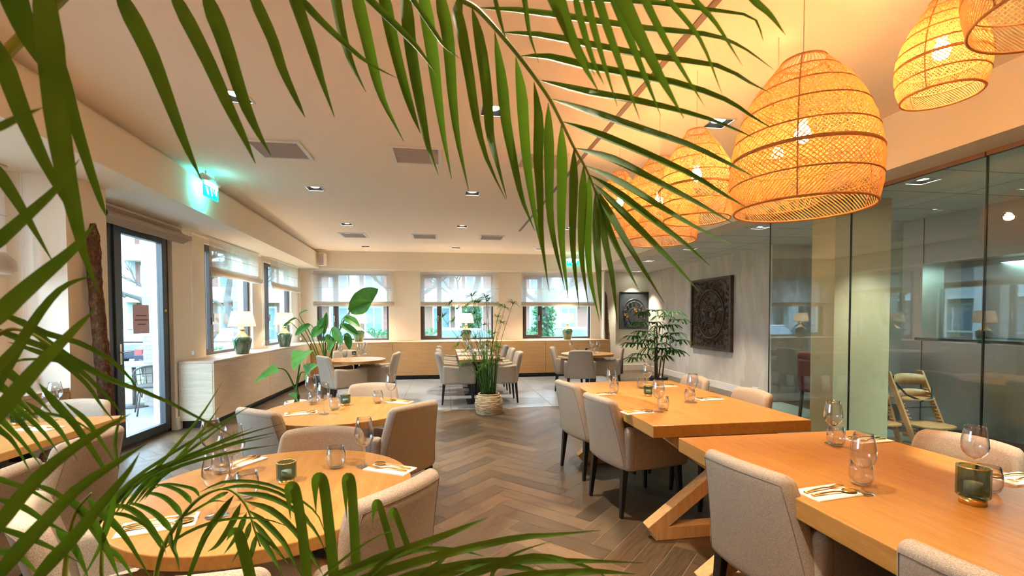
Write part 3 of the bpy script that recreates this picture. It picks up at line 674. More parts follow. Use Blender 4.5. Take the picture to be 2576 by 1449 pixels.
def make_fork():
    m = MB(); L = .19
    P = [(0, -.095, .004), (0, -.05, .007), (0, .0, .009), (0, .03, .006), (0, .045, .004)]
    m.tube(P, [.0055, .0042, .003, .003, .004], 8)
    m.box(-.011, .011, .045, .060, .003, .0055)
    for k in range(4): m.beam((-.0093 + k * .0062, .058, .0042), (-.0093 + k * .0062, .095, .009), .0026, .0022)
    o = m.build('fork', M_GOLD, bevel=0); o['category'] = 'fork'; return o
def make_spoon():
    m = MB(); m.tube([(0, -.095, .004), (0, -.05, .007), (0, 0, .009), (0, .035, .006), (0, .05, .004)], [.0055, .0042, .003, .003, .004], 8)
    vs = []; n = 20
    for r, z in ((1.0, .0065), (.97, .0095), (.7, .0050), (.35, .0030), (.02, .0025)):
        for k in range(n): a = 2 * pi * k / n; vs.append((.0195 * r * cos(a), .072 + .028 * r * sin(a), z))
    m.add(vs, [(i * n + k, i * n + (k + 1) % n, (i + 1) * n + (k + 1) % n, (i + 1) * n + k) for i in range(4) for k in range(n)] + [tuple(range(4 * n, 5 * n))], 0, True)
    o = m.build('spoon', M_GOLD); o['category'] = 'spoon'; return o
def make_napkin():
    m = MB(); m.box(-.055, .055, -.105, .105, 0, .0022); m.box(-.0535, .0545, -.1045, .1035, .0022, .0040); m.box(-.055, .052, -.103, .104, .0040, .0054)
    o = m.build('napkin', M_NAPKIN); o['category'] = 'napkin'; return o
PR = dict(wine=make_wine(), tumbler=make_tumbler(), candle=make_candle(), fork=make_fork(), spoon=make_spoon(), napkin=make_napkin()); PU = {}
def put(kind, x, y, z, rz, label, group):
    o = place(PR[kind], PU.get(kind, False), (x, y, z), rz, label, group); PU[kind] = True; return o
GN = dict(wine='clear stemmed wine glass', tumbler='clear round tumbler', napkin='folded white paper napkin', fork='gold fork', spoon='gold spoon', candle='ribbed green glass candle holder on a gold base')
def setting(z, where, tab, nap=None, wine=None, tum=None, rz=0, cut=True):
    """nap / wine / tum are photo pixels of the foot of each piece on the table surface"""
    g = ' on the ' + tab
    if nap:
        p = AZ(nap[0], nap[1], z); put('napkin', p.x, p.y, z + .0005, rz, '%s %s' % (GN['napkin'], where), 'napkins' + g)
        if cut:
            c, s = cos(rz), sin(rz)
            for k, dx, dr in (('fork', -.018, .06), ('spoon', .022, -.05)):
                put(k, p.x + dx * c, p.y + dx * s, z + .0055, rz + dr, '%s on the napkin %s' % (GN[k], where), k + 's' + g)
    if wine: p = AZ(wine[0], wine[1], z); put('wine', p.x, p.y, z, .3, '%s %s' % (GN['wine'], where), 'wine glasses' + g)
    if tum: p = AZ(tum[0], tum[1], z); put('tumbler', p.x, p.y, z, 0, '%s %s' % (GN['tumbler'], where), 'tumblers' + g)
def cndl(px, py, z, where, sc=None):
    p = AZ(px, py, z); o = put('candle', p.x, p.y, z, 0, '%s %s' % (GN['candle'], where), 'candle holders on the tables')
    if sc: o.scale = sc
z = .75; tb = 'front round table'
setting(z, 'at the right place of the front round table', tb, (981, 1181), (917, 1173), (846, 1177), radians(60))
setting(z, 'at the near left place of the front round table', tb, (400, 1322), (546, 1298), (622, 1252), radians(-72))
setting(z, 'at the far left place of the front round table', tb, (603, 1167), (590, 1200), (560, 1190), radians(150))
p = AZ(532, 1178, z); put('wine', p.x, p.y, z, 0, 'clear stemmed wine glass furthest left on the front round table', 'wine glasses on the front round table')
cndl(721, 1214, z, 'on the front round table')
tb = 'middle round table'
setting(z, 'at the right place of the middle round table', tb, (1003, 1012), (984, 1011), (951, 1014), radians(65))
setting(z, 'at the near left place of the middle round table', tb, (757, 1041), (815, 1041), (843, 1031), radians(-75))
setting(z, 'at the far left place of the middle round table', tb, None, (783, 1012), (790, 1017))
cndl(869, 1020, z, 'on the middle round table')
z = .765; tb = 'farther long table'
setting(z, 'at the near left place of the farther long table', tb, (1604, 1038), (1656, 1036), (1668, 1031), radians(-82))
setting(z, 'at the far left place of the farther long table', tb, (1515, 992), (1538, 992), (1545, 989), radians(-82))
setting(z, 'at the near right place of the farther long table', tb, (1785, 1005), (1742, 1012), (1735, 1012), radians(98))
setting(z, 'at the far right place of the farther long table', tb, (1672, 972), (1628, 976), (1614, 977), radians(98))
cndl(1631, 996, z, 'on the farther long table'); tb = 'nearer long table'
setting(z, 'at the left place of the nearer long table', tb, (2082, 1241), (2170, 1240), (2166, 1220), radians(-82))
setting(z, 'at the far right place of the nearer long table', tb, (2185, 1108), (2095, 1116), (2103, 1122), radians(95))
setting(z, 'at the right edge of the nearer long table', tb, (2560, 1206), (2450, 1213), (2486, 1238), radians(95))
cndl(2447, 1266, z, 'on the nearer long table', (1.22, 1.22, 1.5))
z = .745; tb = 'far tables'
setting(z, 'left one on the far left round table', tb, None, (856, 895), (868, 895)); setting(z, 'middle one on the far left round table', tb, None, (903, 894), (913, 893)); setting(z, 'right one on the far left round table', tb, None, (918, 890), None)
cndl(891, 895, z, 'on the far left round table')
setting(z, 'left one on the far right round table', tb, None, (1437, 888), (1449, 888)); setting(z, 'middle one on the far right round table', tb, None, (1488, 884), (1484, 889)); setting(z, 'right one on the far right round table', tb, None, (1505, 887), (1497, 889))
cndl(1477, 887, z, 'on the far right round table')
for i, (yy, t) in enumerate(((7.64, 'nearest'), (8.52, 'middle'), (9.40, 'farthest'))):
    for sx, w in ((-1, 'left'), (1, 'right')):
        w2 = '%s place of the %s small square table' % (w, t)
        put('napkin', .565 + sx * .24, yy, .7505, pi / 2, 'folded white paper napkin at the ' + w2, 'napkins on the far tables')
        put('wine', .565 + sx * .14, yy + .14, .75, 0, 'clear stemmed wine glass at the ' + w2, 'wine glasses on the far tables')
        put('tumbler', .565 + sx * .09, yy - .05, .75, 0, 'clear round tumbler at the ' + w2, 'tumblers on the far tables')
z = .75; tb = 'left wall table'
setting(z, 'at the aisle place of the left wall table', tb, (100, 1079), (128, 1058), None, radians(80)); setting(z, 'at the far place of the left wall table', tb, None, (140, 1040), (30, 1050)); cndl(47, 1068, z, 'on the left wall table')
# ---------------------------------------------------------------- rattan pendants
M_RAT = mat('rattan', (0.50, 0.28, 0.10), 0.6, spec=0.3)
_N, _L, _B = nodes(M_RAT); _t = _N.new('ShaderNodeBsdfTranslucent'); _t.inputs['Color'].default_value = (0.60, 0.30, 0.085, 1); _mx = _N.new('ShaderNodeMixShader'); _mx.inputs[0].default_value = .3
_L.new(_B.outputs[0], _mx.inputs[1]); _L.new(_t.outputs[0], _mx.inputs[2]); _L.new(_mx.outputs[0], _N['Material Output'].inputs['Surface'])
M_BULB = mat('bulb_glow', (1, 1, 1), .5, emit=(1.0, 0.72, 0.36), estr=40.0)
def make_pendant(R, H, cord, label, power, wide, parts=None):
    """origin at the centre of the bottom rim"""
    e = empty('rattan_pendant', (0, 0, 0), label=label, cat='pendant lamp', group='rattan pendants over the long tables')
    def rad(v):  # v: 0 rim .. 1 top ; bell with its widest point a third up, neck on top
        pts = [(0, .93), (.12, .985), (.28, 1.0), (.42, .965), (.56, .90), (.70, .78), (.82, .63), (.92, .45), (1.0, .30)] if wide else [(0, .86), (.14, .96), (.30, 1.0), (.45, .965), (.60, .86), (.73, .70), (.85, .51), (.94, .35), (1.0, .26)]
        for (a, ra), (b, rb) in zip(pts, pts[1:]):
            if v <= b:
                f = (v - a) / (b - a); f = f * f * (3 - 2 * f) * .35 + f * .65; return R * (ra + (rb - ra) * f)
        return R * pts[-1][1]
    def P(a, v, k=1.0): r = rad(v) * k; return Vector((r * cos(a), r * sin(a), H * v))
    m = MB(); rings = [0, .17, .34, .47, .63, .77, .90, 1.0]
    def band(v0, v1, n, skew, w, k=1.0):
        seg = max(2, int((v1 - v0) * 18))
        for i in range(n):
            a0 = 2 * pi * i / n; L = []
            for s in range(seg + 1):
                f = s / seg; L.append(P(a0 + skew * f, v0 + (v1 - v0) * f, k))
            vs = []
            for s, p in enumerate(L):
                d = (L[min(s + 1, seg)] - L[max(s - 1, 0)]).normalized(); nr = Vector((p.x, p.y, 0)).normalized(); q = d.cross(nr).normalized() * (w / 2)
                vs += [p - q, p + nr * w * .5, p + q]
            m.add(vs, [(3 * s, 3 * s + 1, 3 * s + 4, 3 * s + 3) for s in range(seg)] + [(3 * s + 1, 3 * s + 2, 3 * s + 5, 3 * s + 4) for s in range(seg)], 0, True)
    N = 84 if R > .26 else 72; w = .0052 if R > .26 else .0042
    band(0, .17, int(N * 1.35), .38, w * .9)
    band(.17, .34, N, .42, w * .85); band(.17, .34, N, -.42, w * .85)
    band(.34, .47, N, .30, w); band(.34, .47, N // 2, -.30, w * .7)
    band(.47, .63, N, .45, w * .8); band(.47, .63, N, -.45, w * .8)
    band(.63, .77, N, .35, w * .75); band(.63, .77, N, -.35, w * .75)
    band(.77, .90, int(N * .8), .35, w * .8); band(.77, .90, int(N * .5), -.35, w * .7)
    band(.90, 1.0, int(N * .7), .10, w * .8)
    sh = m.build('shade', M_RAT, e)
    m = MB()
    for v in rings:
        for dv, rr in ((0, .0055 if v in (0, .34, 1.0) else .0035),) + (((.012, .003),) if v == .34 else ()):
            L = [P(2 * pi * k / 48, min(1, v + dv), 1.004) for k in range(49)]; m.tube(L, rr, 5, caps=False)
    for a in (0.3, 2.4, 4.5): m.tube([P(a, v / 12, .995) for v in range(13)], .003, 4)
    m.build('hoops', M_RAT, sh)
    MB().tube([(0, 0, H * .62), (0, 0, cord)], .0022, 6).build('cord', M_CORD, e)
    MB().lathe([(.0001, H * .70), (.018, H * .70), (.02, H * .60), (.016, H * .585), (.0001, H * .585)], n=16).build('bulb_socket', M_WHITE, e)
    r0 = .032; MB().lathe([(.0001, H * .58 - 2.6 * r0), (r0 * .7, H * .58 - 2.2 * r0), (r0, H * .58 - 1.4 * r0), (r0 * .8, H * .58 - .6 * r0), (r0 * .4, H * .58)], n=20).build('bulb', M_BULB, e)
    return e
PW = 14
PEND = [('L', 1.545, 1.80, 1.89, 'largest and nearest of the pendants'), ('S', 1.60, 2.74, 2.045, 'half behind the left edge of the largest pendant'), ('L', 1.655, 3.36, 2.01, 'widest and lowest one in the left cluster'),
        ('S', 1.60, 4.04, 2.19, 'farthest one, at the left end of the cluster'), ('S', 1.87, 2.36, 2.05, 'glimpsed through the weave of the largest pendant'), ('X', 2.12, 1.70, 2.37, 'upper right, below the cropped one'),
        ('L', 1.97, 1.16, 2.385, 'cropped by the top right corner'), ('L', -1.3, -.7, 2.10, 'overhead behind the camera at the left'), ('L', .4, -1.1, 2.10, 'overhead behind the camera in the middle')]
protoP = {}
for k, x, y, zb, t in PEND:
    R, H = dict(L=(.285, .63), S=(.232, .56), X=(.158, .40))[k]
    if k not in protoP: p = make_pendant(R, H, 1.3, 'x', 0, k == 'L'); protoP[k] = p
    else: p = copy_tree(protoP[k])
    p.location = (x, y, zb); p.rotation_euler = (0, 0, x * 7 + y * 3); p['label'] = 'woven rattan bell pendant, ' + t
    for c in p.children:
        if c.name.startswith('cord'):
            mm = MB().tube([(0, 0, H * .62), (0, 0, ZC - zb)], .0022, 6); me = bpy.data.meshes.new('cord'); me.from_pydata(mm.v, [], mm.f); me.materials.append(M_CORD); c.data = me
    lamp('POINT', 'pendant_bulb', (x, y, zb + H * .50), PW * (.4 if x > 1.9 else 2.2 if y < 0 else 1), (1.0, 0.36, 0.06), shadow_soft_size=.035)

# ---------------------------------------------------------------- table lamps
M_SHADE = mat('linen_shade', (0.88, 0.82, 0.72), .9); _N, _L, _B = nodes(M_SHADE); _t = _N.new('ShaderNodeBsdfTranslucent'); _t.inputs['Color'].default_value = (0.93, 0.86, 0.76, 1); _mx = _N.new('ShaderNodeMixShader'); _mx.inputs[0].default_value = .55
_L.new(_B.outputs[0], _mx.inputs[1]); _L.new(_t.outputs[0], _mx.inputs[2]); _L.new(_mx.outputs[0], _N['Material Output'].inputs['Surface'])
M_GRN = mat('green_lamp_glass', (0.05, 0.13, 0.09), .06, spec=.8, coat=1.0); to(M_GRN, ramp(M_GRN, noise(M_GRN, coords(M_GRN, (9, 9, 1.5)), 2, 3), [(.38, (0.015, 0.07, 0.06)), (.55, (0.06, 0.16, 0.10)), (.72, (0.20, 0.24, 0.12))]))
def make_tlamp():
    e = empty('table_lamp', (0, 0, 0), cat='lamp', group='green glass table lamps on the low cabinets')
    MB().lathe([(.0001, 0), (.088, 0), (.092, .01), (.125, .16), (.136, .215), (.132, .235), (.105, .268)], n=40).build('glass_base', M_GRN, e)
    MB().lathe([(.105, .268), (.075, .295), (.045, .325), (.034, .35), (.034, .36), (.040, .375), (.040, .385), (.020, .39), (.012, .40), (.012, .44)], n=32).build('brass_neck', M_BRASS, e)
    s = MB().lathe([(.193, .425), (.141, .66), (.139, .66), (.191, .425)], n=48, close=False).build('lamp_shade', M_SHADE, e)
    m = MB(); m.tube([(.192 * cos(2 * pi * k / 40), .192 * sin(2 * pi * k / 40), .425) for k in range(41)], .002, 5); m.tube([(.14 * cos(2 * pi * k / 40), .14 * sin(2 * pi * k / 40), .66) for k in range(41)], .002, 5); m.build('shade_trim', M_CORD, s)
    MB().lathe([(.0001, .46), (.025, .47), (.03, .50), (.02, .53), (.0001, .54)], n=16).build('bulb', mat('table_bulb', (1, 1, 1), .5, emit=(1, .75, .45), estr=12), e); return e
tl = make_tlamp(); used = False
for x, y, t in ((-3.13, 7.62, 'nearest one, on the left cabinet by the first window'), (-3.10, 9.42, 'further one on the left cabinet by the second window'), (-2.00, 11.05, 'behind the banana plant in front of the far left window'),
                (.50, 11.05, 'behind the papyrus plant in front of the middle window'), (3.02, 11.05, 'in front of the far right window')):
    place(tl, used, (x, y, .87), 0, 'lit green glass table lamp, ' + t); used = True
    lamp('POINT', 'table_lamp_bulb', (x, y, .87 + .52), 6, (1.0, 0.76, 0.48), shadow_soft_size=.04)

# ---------------------------------------------------------------- roman blinds
M_BLIND = mat('sheer_linen', (0.66, 0.56, 0.46), .9)
def _bl(m, tf, tc):
    N, L, B = nodes(m); n = noise(m, coords(m, (60, 60, 3)), 3, 3); to(m, ramp(m, n, [(.3, (.52, .43, .34)), (.7, (.72, .62, .50))]))
    t = N.new('ShaderNodeBsdfTranslucent'); t.inputs['Color'].default_value = (.85, .78, .70, 1); p = N.new('ShaderNodeBsdfTransparent'); p.inputs['Color'].default_value = (1, .97, .93, 1)
    a = N.new('ShaderNodeMixShader'); a.inputs[0].default_value = .5; b = N.new('ShaderNodeMixShader'); b.inputs[0].default_value = tf
    L.new(B.outputs[0], a.inputs[1]); L.new(t.outputs[0], a.inputs[2]); L.new(a.outputs[0], b.inputs[1]); L.new(p.outputs[0], b.inputs[2]); L.new(b.outputs[0], N['Material Output'].inputs['Surface'])
_bl(M_BLIND, .34, None)
def blind(c, w, z0, z1, rz, label, fold_z, folds=4, out=.05, cord=None, tilt=0.0, full=False):
    """hangs at local y=0, room side is local -y"""
    e = empty('roman_blind', (c[0], c[1], 0), rz, label, 'blind', 'sheer roman blinds')
    m = MB(); n = 40; h = w / 2; vs = []
    prof = [(0.0, z1)] + [(-.004 - .004 * (k % 2), z1 - (z1 - fold_z) * k / 6) for k in range(1, 7)]
    for y, z in prof:
        for i in range(n + 1):
            x = -h + w * i / n; vs.append((x, y + .004 * sin(x * 45), z + tilt * x))
    m.add(vs, [(r * (n + 1) + i, r * (n + 1) + i + 1, (r + 1) * (n + 1) + i + 1, (r + 1) * (n + 1) + i) for r in range(len(prof) - 1) for i in range(n)], 0, True)
    m.build('fabric_panel', M_BLIND, e)
    m = MB()
    for k in range(folds):
        y = -.010 - out * (k + 1) / folds; lo = z0 + .012 * k; vs = []
        top = fold_z + .02 - .006 * k
        pr = [(-.006, top), (y, top - (top - lo) * .45), (y - .004, lo + .01), (y, lo), (y + .012, lo + .012), (-.008, top - .03)]
        for yy, z in pr:
            for i in range(n + 1):
                x = -h + w * i / n; vs.append((x, yy, z + tilt * x + .003 * sin(x * 9 + k)))
        m.add(vs, [(r * (n + 1) + i, r * (n + 1) + i + 1, (r + 1) * (n + 1) + i + 1, (r + 1) * (n + 1) + i) for r in range(len(pr) - 1) for i in range(n)], 0, True)
    m.build('gathered_folds', M_BLIND, e)
    m = MB(); zz = (z1 * .45 + fold_z * .55); m.tube([(-h, -.014, zz - tilt * h), (h, -.014, zz + tilt * h)], .003, 5); m.build('batten', M_CORD, e)
    MB().box(-h - .02, h + .02, -.012, .018, z1 - .005, z1 + .022).build('headrail', M_WHITE, e, bevel=.003)
    if cord:
        cx, cz = cord; m = MB(); m.tube([(cx - .012, -.03, z1), (cx - .012, -.03, cz)], .0018, 4); m.tube([(cx + .012, -.03, z1), (cx + .012, -.03, cz)], .0018, 4); q = m.build('pull_cord', M_WHITE, e)
        MB().lathe([(.0001, cz - .06), (.014, cz - .06), (.018, cz - .05), (.018, cz - .01), (.012, cz), (.0001, cz)], (cx, -.03, 0), 12).build('cord_weight', M_WHITE, q)
    return e
ZB = 2.545
blind((-2.13, 11.27), 1.84, 1.70, ZB, 0, 'sheer cream roman blind on the far left window', 1.80, cord=(.95, 1.20))
blind((.37, 11.27), 1.92, 1.70, ZB, 0, 'sheer cream roman blind on the far middle window', 1.80)
blind((2.84, 11.27), 1.90, 1.70, ZB, 0, 'sheer cream roman blind on the far right window', 1.80)
blind((-3.27, 7.80), 1.70, 2.02, ZB, pi / 2, 'sheer roman blind on the first left window beside the terrace door', 2.14, 3, .07, (.93, .98))
blind((-3.27, 10.02), 1.60, 1.98, ZB, pi / 2, 'sheer roman blind on the second left window near the corner', 2.10, 3, .07, (.86, .98))
blind((-3.26, 2.50), 2.9, 1.75, ZB, pi / 2, 'sheer roman blind at the left edge of the photo', 1.90, 3, .06, (1.55, .98))
M_BLD = mat('taupe_linen', (0.47, 0.385, 0.31), .95); _b = M_BLIND; M_BLIND = M_BLD
blind((-3.30, 5.60), 1.46, 2.36, ZB, pi / 2, 'drawn up taupe roman blind folded above the terrace door', 2.50, 5, .12, (.90, 1.0)); M_BLIND = _b

# ---------------------------------------------------------------- art, trunks, bin
def carved(name, w, h, seed, m1, label, loc, rot, gold=False):
    e = empty(name, loc, 0, label, 'carved panel'); e.rotation_euler = rot
    m = MB(); f = .025 if gold else .05; t = .045 if gold else .07
    for a, b, c, d in ((-w / 2, w / 2, -h / 2, -h / 2 + f), (-w / 2, w / 2, h / 2 - f, h / 2), (-w / 2, -w / 2 + f, -h / 2 + f, h / 2 - f), (w / 2 - f, w / 2, -h / 2 + f, h / 2 - f)): m.box(a, b, -t, 0, c, d)
    m.build('frame', m1, e, bevel=.006)
    MB().box(-w / 2 + f, w / 2 - f, -.025, 0, -h / 2 + f, h / 2 - f).build('backing', m1, e)
    m = MB(); rnd = random.Random(seed); W, Hh = w / 2 - f, h / 2 - f
    def el(cx, cz, rx, rz, r, n=40, y=-.045, a0=0, a1=2 * pi): m.tube([(cx + rx * cos(a0 + (a1 - a0) * k / n), y, cz + rz * sin(a0 + (a1 - a0) * k / n)) for k in range(n + 1)], r, 6)
    def leafc(cx, cz, ang, L, wd, y=-.04):
        for s in (-1, 1):
            P = []
            for k in range(9):
                u = k / 8; off = s * wd * sin(pi * u); P.append((cx + L * u * cos(ang) - off * sin(ang), y - .012 * sin(pi * u), cz + L * u * sin(ang) + off * cos(ang)))
            m.tube(P, [.004 + .006 * sin(pi * k / 8) for k in range(9)], 5)
    if not gold:
        el(0, 0, W * .70, Hh * .72, .016); el(0, 0, W * .63, Hh * .65, .008)
        for rr in (.16, .12, .08): el(0, -.02, rr * W / .6, rr * W / .6, .016 if rr > .1 else .012, 24)
        for ang in (90, 270, 0, 180): a = radians(ang); leafc(.12 * W * cos(a) * 2, -.02 + .12 * 2 * W * sin(a), a, (Hh if ang in (90, 270) else W) * .42, .09)
        for ang in (45, 135, 225, 315): a = radians(ang); leafc(.2 * W * cos(a), -.02 + .2 * W * sin(a), a, W * .46, .07)
        for k in range(28): a = 2 * pi * k / 28; leafc(W * .76 * cos(a), Hh * .78 * sin(a), a + rnd.uniform(-.3, .3), .10, .022)
        for k in range(260):
            x, z = rnd.uniform(-W, W), rnd.uniform(-Hh, Hh)
            if (x / (.72 * W)) ** 2 + (z / (.74 * Hh)) ** 2 > 1 or rnd.random() < .45:
                a0 = rnd.uniform(0, 6.28); r = rnd.uniform(.018, .04); x = max(-W + r, min(W - r, x)); z = max(-Hh + r, min(Hh - r, z)); m.tube([(x + r * (1 - k2 / 14) * cos(a0 + k2 * .5), -.035 - .008 * k2 / 12, z + r * (1 - k2 / 14) * sin(a0 + k2 * .5)) for k2 in range(10)], .006, 4)
        for k in range(150):
            x, z = rnd.uniform(-W + .05, W - .05), rnd.uniform(-Hh + .05, Hh - .05); leafc(x, z, rnd.uniform(0, 6.28), rnd.uniform(.03, .05), .012, -.03)
    else:
        el(0, -.05, W * .8, Hh * .75, .012, 30, -.028, 0, pi); el(0, -.05, W * .62, Hh * .60, .008, 30, -.028, 0, pi); el(0, -.14, W * .40, Hh * .45, .009, 30, -.028)
        for k in range(16): a = 2 * pi * k / 16; leafc(W * .55 * cos(a), -.12 + Hh * .62 * sin(a), a, .08, .02)
    rel = m.build('carving', m1, e)
    if gold:
        m = MB()
        for k in range(60):
            x, z, r = rnd.gauss(0, W * .4), rnd.gauss(.05, Hh * .4), rnd.uniform(.004, .010)
            if abs(x) < W - .02 and abs(z) < Hh - .02: m.box(x - r, x + r, -.030, -.026, z - r, z + r)
        for x, z, r in ((.0, -.02, .05), (-.26, -.16, .05), (-.22, -.20, .04), (.04, -.05, .03), (.1, -.08, .02)): m.lathe([(.0001, -.006), (r, -.006), (r * .7, .004), (.0001, .006)], n=9); 
        m = MB(); 
        for k in range(70):
            x, z, r = rnd.gauss(0, W * .4), rnd.gauss(.05, Hh * .4), rnd.uniform(.004, .011)
            if abs(x) < W - .02 and abs(z) < Hh - .02: m.box(x - r, x + r, -.031, -.026, z - r * .7, z + r * .7)
        for x, z, r in ((.02, .03, .045), (-.24, -.10, .05), (-.20, -.16, .04), (.05, -.02, .03)):
            n = 9; vs = [(x + r * (1 + .4 * sin(k * 2.3)) * cos(2 * pi * k / n), -.034, z + r * (1 + .4 * cos(k * 1.7)) * sin(2 * pi * k / n)) for k in range(n)] ; vs += [(a, -.026, c) for a, b, c in vs]; m.add(vs, [tuple(range(n))] + [(k, (k + 1) % n, n + (k + 1) % n, n + k) for k in range(n)])
        m.build('gold_leaf', M_GOLD, e)
    return e
carved('carved_wall_panel', 1.42, 1.46, 5, W_DARK, 'large dark carved wooden panel with an oval medallion on the papered wall', (XR - .001, 8.62, 1.48), (0, 0, -pi / 2))
M_SLATE = mat('dark_slate_lacquer', (0.025, 0.03, 0.032), .35)
carved('gilded_wall_panel', .82, 1.0, 9, M_SLATE, 'dark grey relief panel flecked with gold leaf on the far pale wall', (5.0, 11.598, 1.60), (0, 0, 0), True)
M_BARK = mat('cork_bark', (0.12, 0.06, 0.035), .95)
def _bk():
    m = M_BARK; n = noise(m, coords(m, (1, 1, .6)), 38, 5, .8); to(m, ramp(m, n, [(.35, (.05, .022, .012)), (.55, (.15, .07, .032)), (.68, (.38, .21, .10))])); bump(m, n, 1.0, .02)
_bk()
def trunk(p0, p1, r, label, seed):
    rnd = random.Random(seed); e = MB(); P = []; n = 46; p0, p1 = Vector(p0), Vector(p1); R = []
    for k in range(n + 1): t = k / n; P.append(p0.lerp(p1, t) + Vector((.02 * sin(t * 5), .01 * sin(t * 7), 0))); R.append(r * (1.06 - .25 * t) * (1 if t < .95 else max(.25, 1 - (t - .95) * 13)) * (1 + rnd.uniform(-.06, .06)))
    e.tube([p - p0 for p in P], R, 22); m = MB(); m.v = [tuple(Vector(v) * 1 + Vector((rnd.uniform(-1, 1), rnd.uniform(-1, 1), rnd.uniform(-1, 1))) * r * .09) for v in e.v]; m.f, m.m, m.sm = e.f, e.m, e.sm
    o = m.build('bark_trunk', M_BARK, loc=p0); o.location.z += .008; tag(o, label, 'tree trunk'); return o
_t0, _t1 = AX(262, 1000, -2.88), AX(239, 565, -2.90)
trunk((_t0.x, _t0.y, 0), (_t1.x, _t1.y, _t1.z), .055, 'tall rough brown bark trunk standing beside the terrace door pier', 1)
trunk((4.18, 11.32, 0), (4.14, 11.40, 2.08), .062, 'tall rough brown bark trunk against the far pale wall', 2)
e = empty('waste_bin', (4.37, 11.0, 0), label='slim black cylindrical waste bin beside the far right table', cat='bin')
MB().lathe([(.0001, 0), (.085, 0), (.09, .01), (.09, .60), (.084, .615), (.0001, .615)], n=28).build('body', M_STEELFR, e); MB().lathe([(.05, 0), (.045, .004), (.0001, .004)], n=20).build('opening', M_BLACK, e).matrix_local = Matrix.Translation((-.03, -.087, .50)) @ Matrix.Rotation(radians(90), 4, 'X')

# ---------------------------------------------------------------- kitchen behind the glass
M_SST = mat('brushed_steel', (0.42, 0.40, 0.39), .30, 1.0); _v = coords(M_SST, (1, .6, 40)); bump(M_SST, noise(M_SST, _v, 8, 2), .10, .001)
M_SST2 = mat('steel_upper', (0.40, 0.37, 0.35), .42, 1.0)
KX = 5.80
e = empty('kitchen_hood', (KX, 3.0, 0), label='brushed steel extraction hood above the serving hatch behind the glass', cat='hood')
ys = -5.0
for a, b in ((-4.9, -2.4), (-2.395, -.9), (-.895, .45), (.455, 1.80)): MB().box(0, .02, a, b, 2.06, ZT).build('hood_panel', M_SST2, e)
MB().box(.02, .9, -4.9, 1.80, 2.08, 2.12).build('hood_underside', M_SST, e)
m = MB()
for k in range(14): m.box(.25, .8, -3.2 + k * .3, -3.05 + k * .3, 2.05, 2.08)
m.build('grease_filter', M_CHROME, e)
tag(MB().box(KX + .55, KX + .6, -1.8, 4.8, 1.17, 2.08).build('splashback', M_SST), 'steel splashback at the back of the serving hatch', 'splashback')
e = empty('serving_counter', (KX, 3.0, 0), label='steel serving counter with a dark ledge behind the glass partition', cat='counter')
MB().box(-.06, .60, -4.9, 1.84, 1.125, 1.16).build('ledge', M_BLACK, e)
for a, b in ((-4.9, -2.4), (-2.395, -.4), (-.395, 1.80)): MB().box(0, .02, a, b, .12, 1.125).build('front_panel', M_SST, e)
MB().box(.021, .6, -4.9, 1.80, 0, 1.125).build('carcass', M_SST2, e)
struct(MB().box(KX - .02, KX + .001, -2, 4.8, 0, .118).build('baseboard_kitchen', mat('brown_skirting', (0.12, 0.07, 0.05), .5)))
m = MB(); m.box(KX - .01, KX + .3, 4.802, 5.05, 0, ZT); struct(m.build('trim_6', M_SST2))
struct(MB().box(KX + .62, KX + .7, -2.1, 5.05, 0, ZT).build('wall_kitchen', M_WALL2))
L = lamp('AREA', 'hood_light', (KX + .35, 3.2, 2.04), 12, (0.55, 1.0, 0.95), shape='RECTANGLE', size=.4, size_y=2.4)
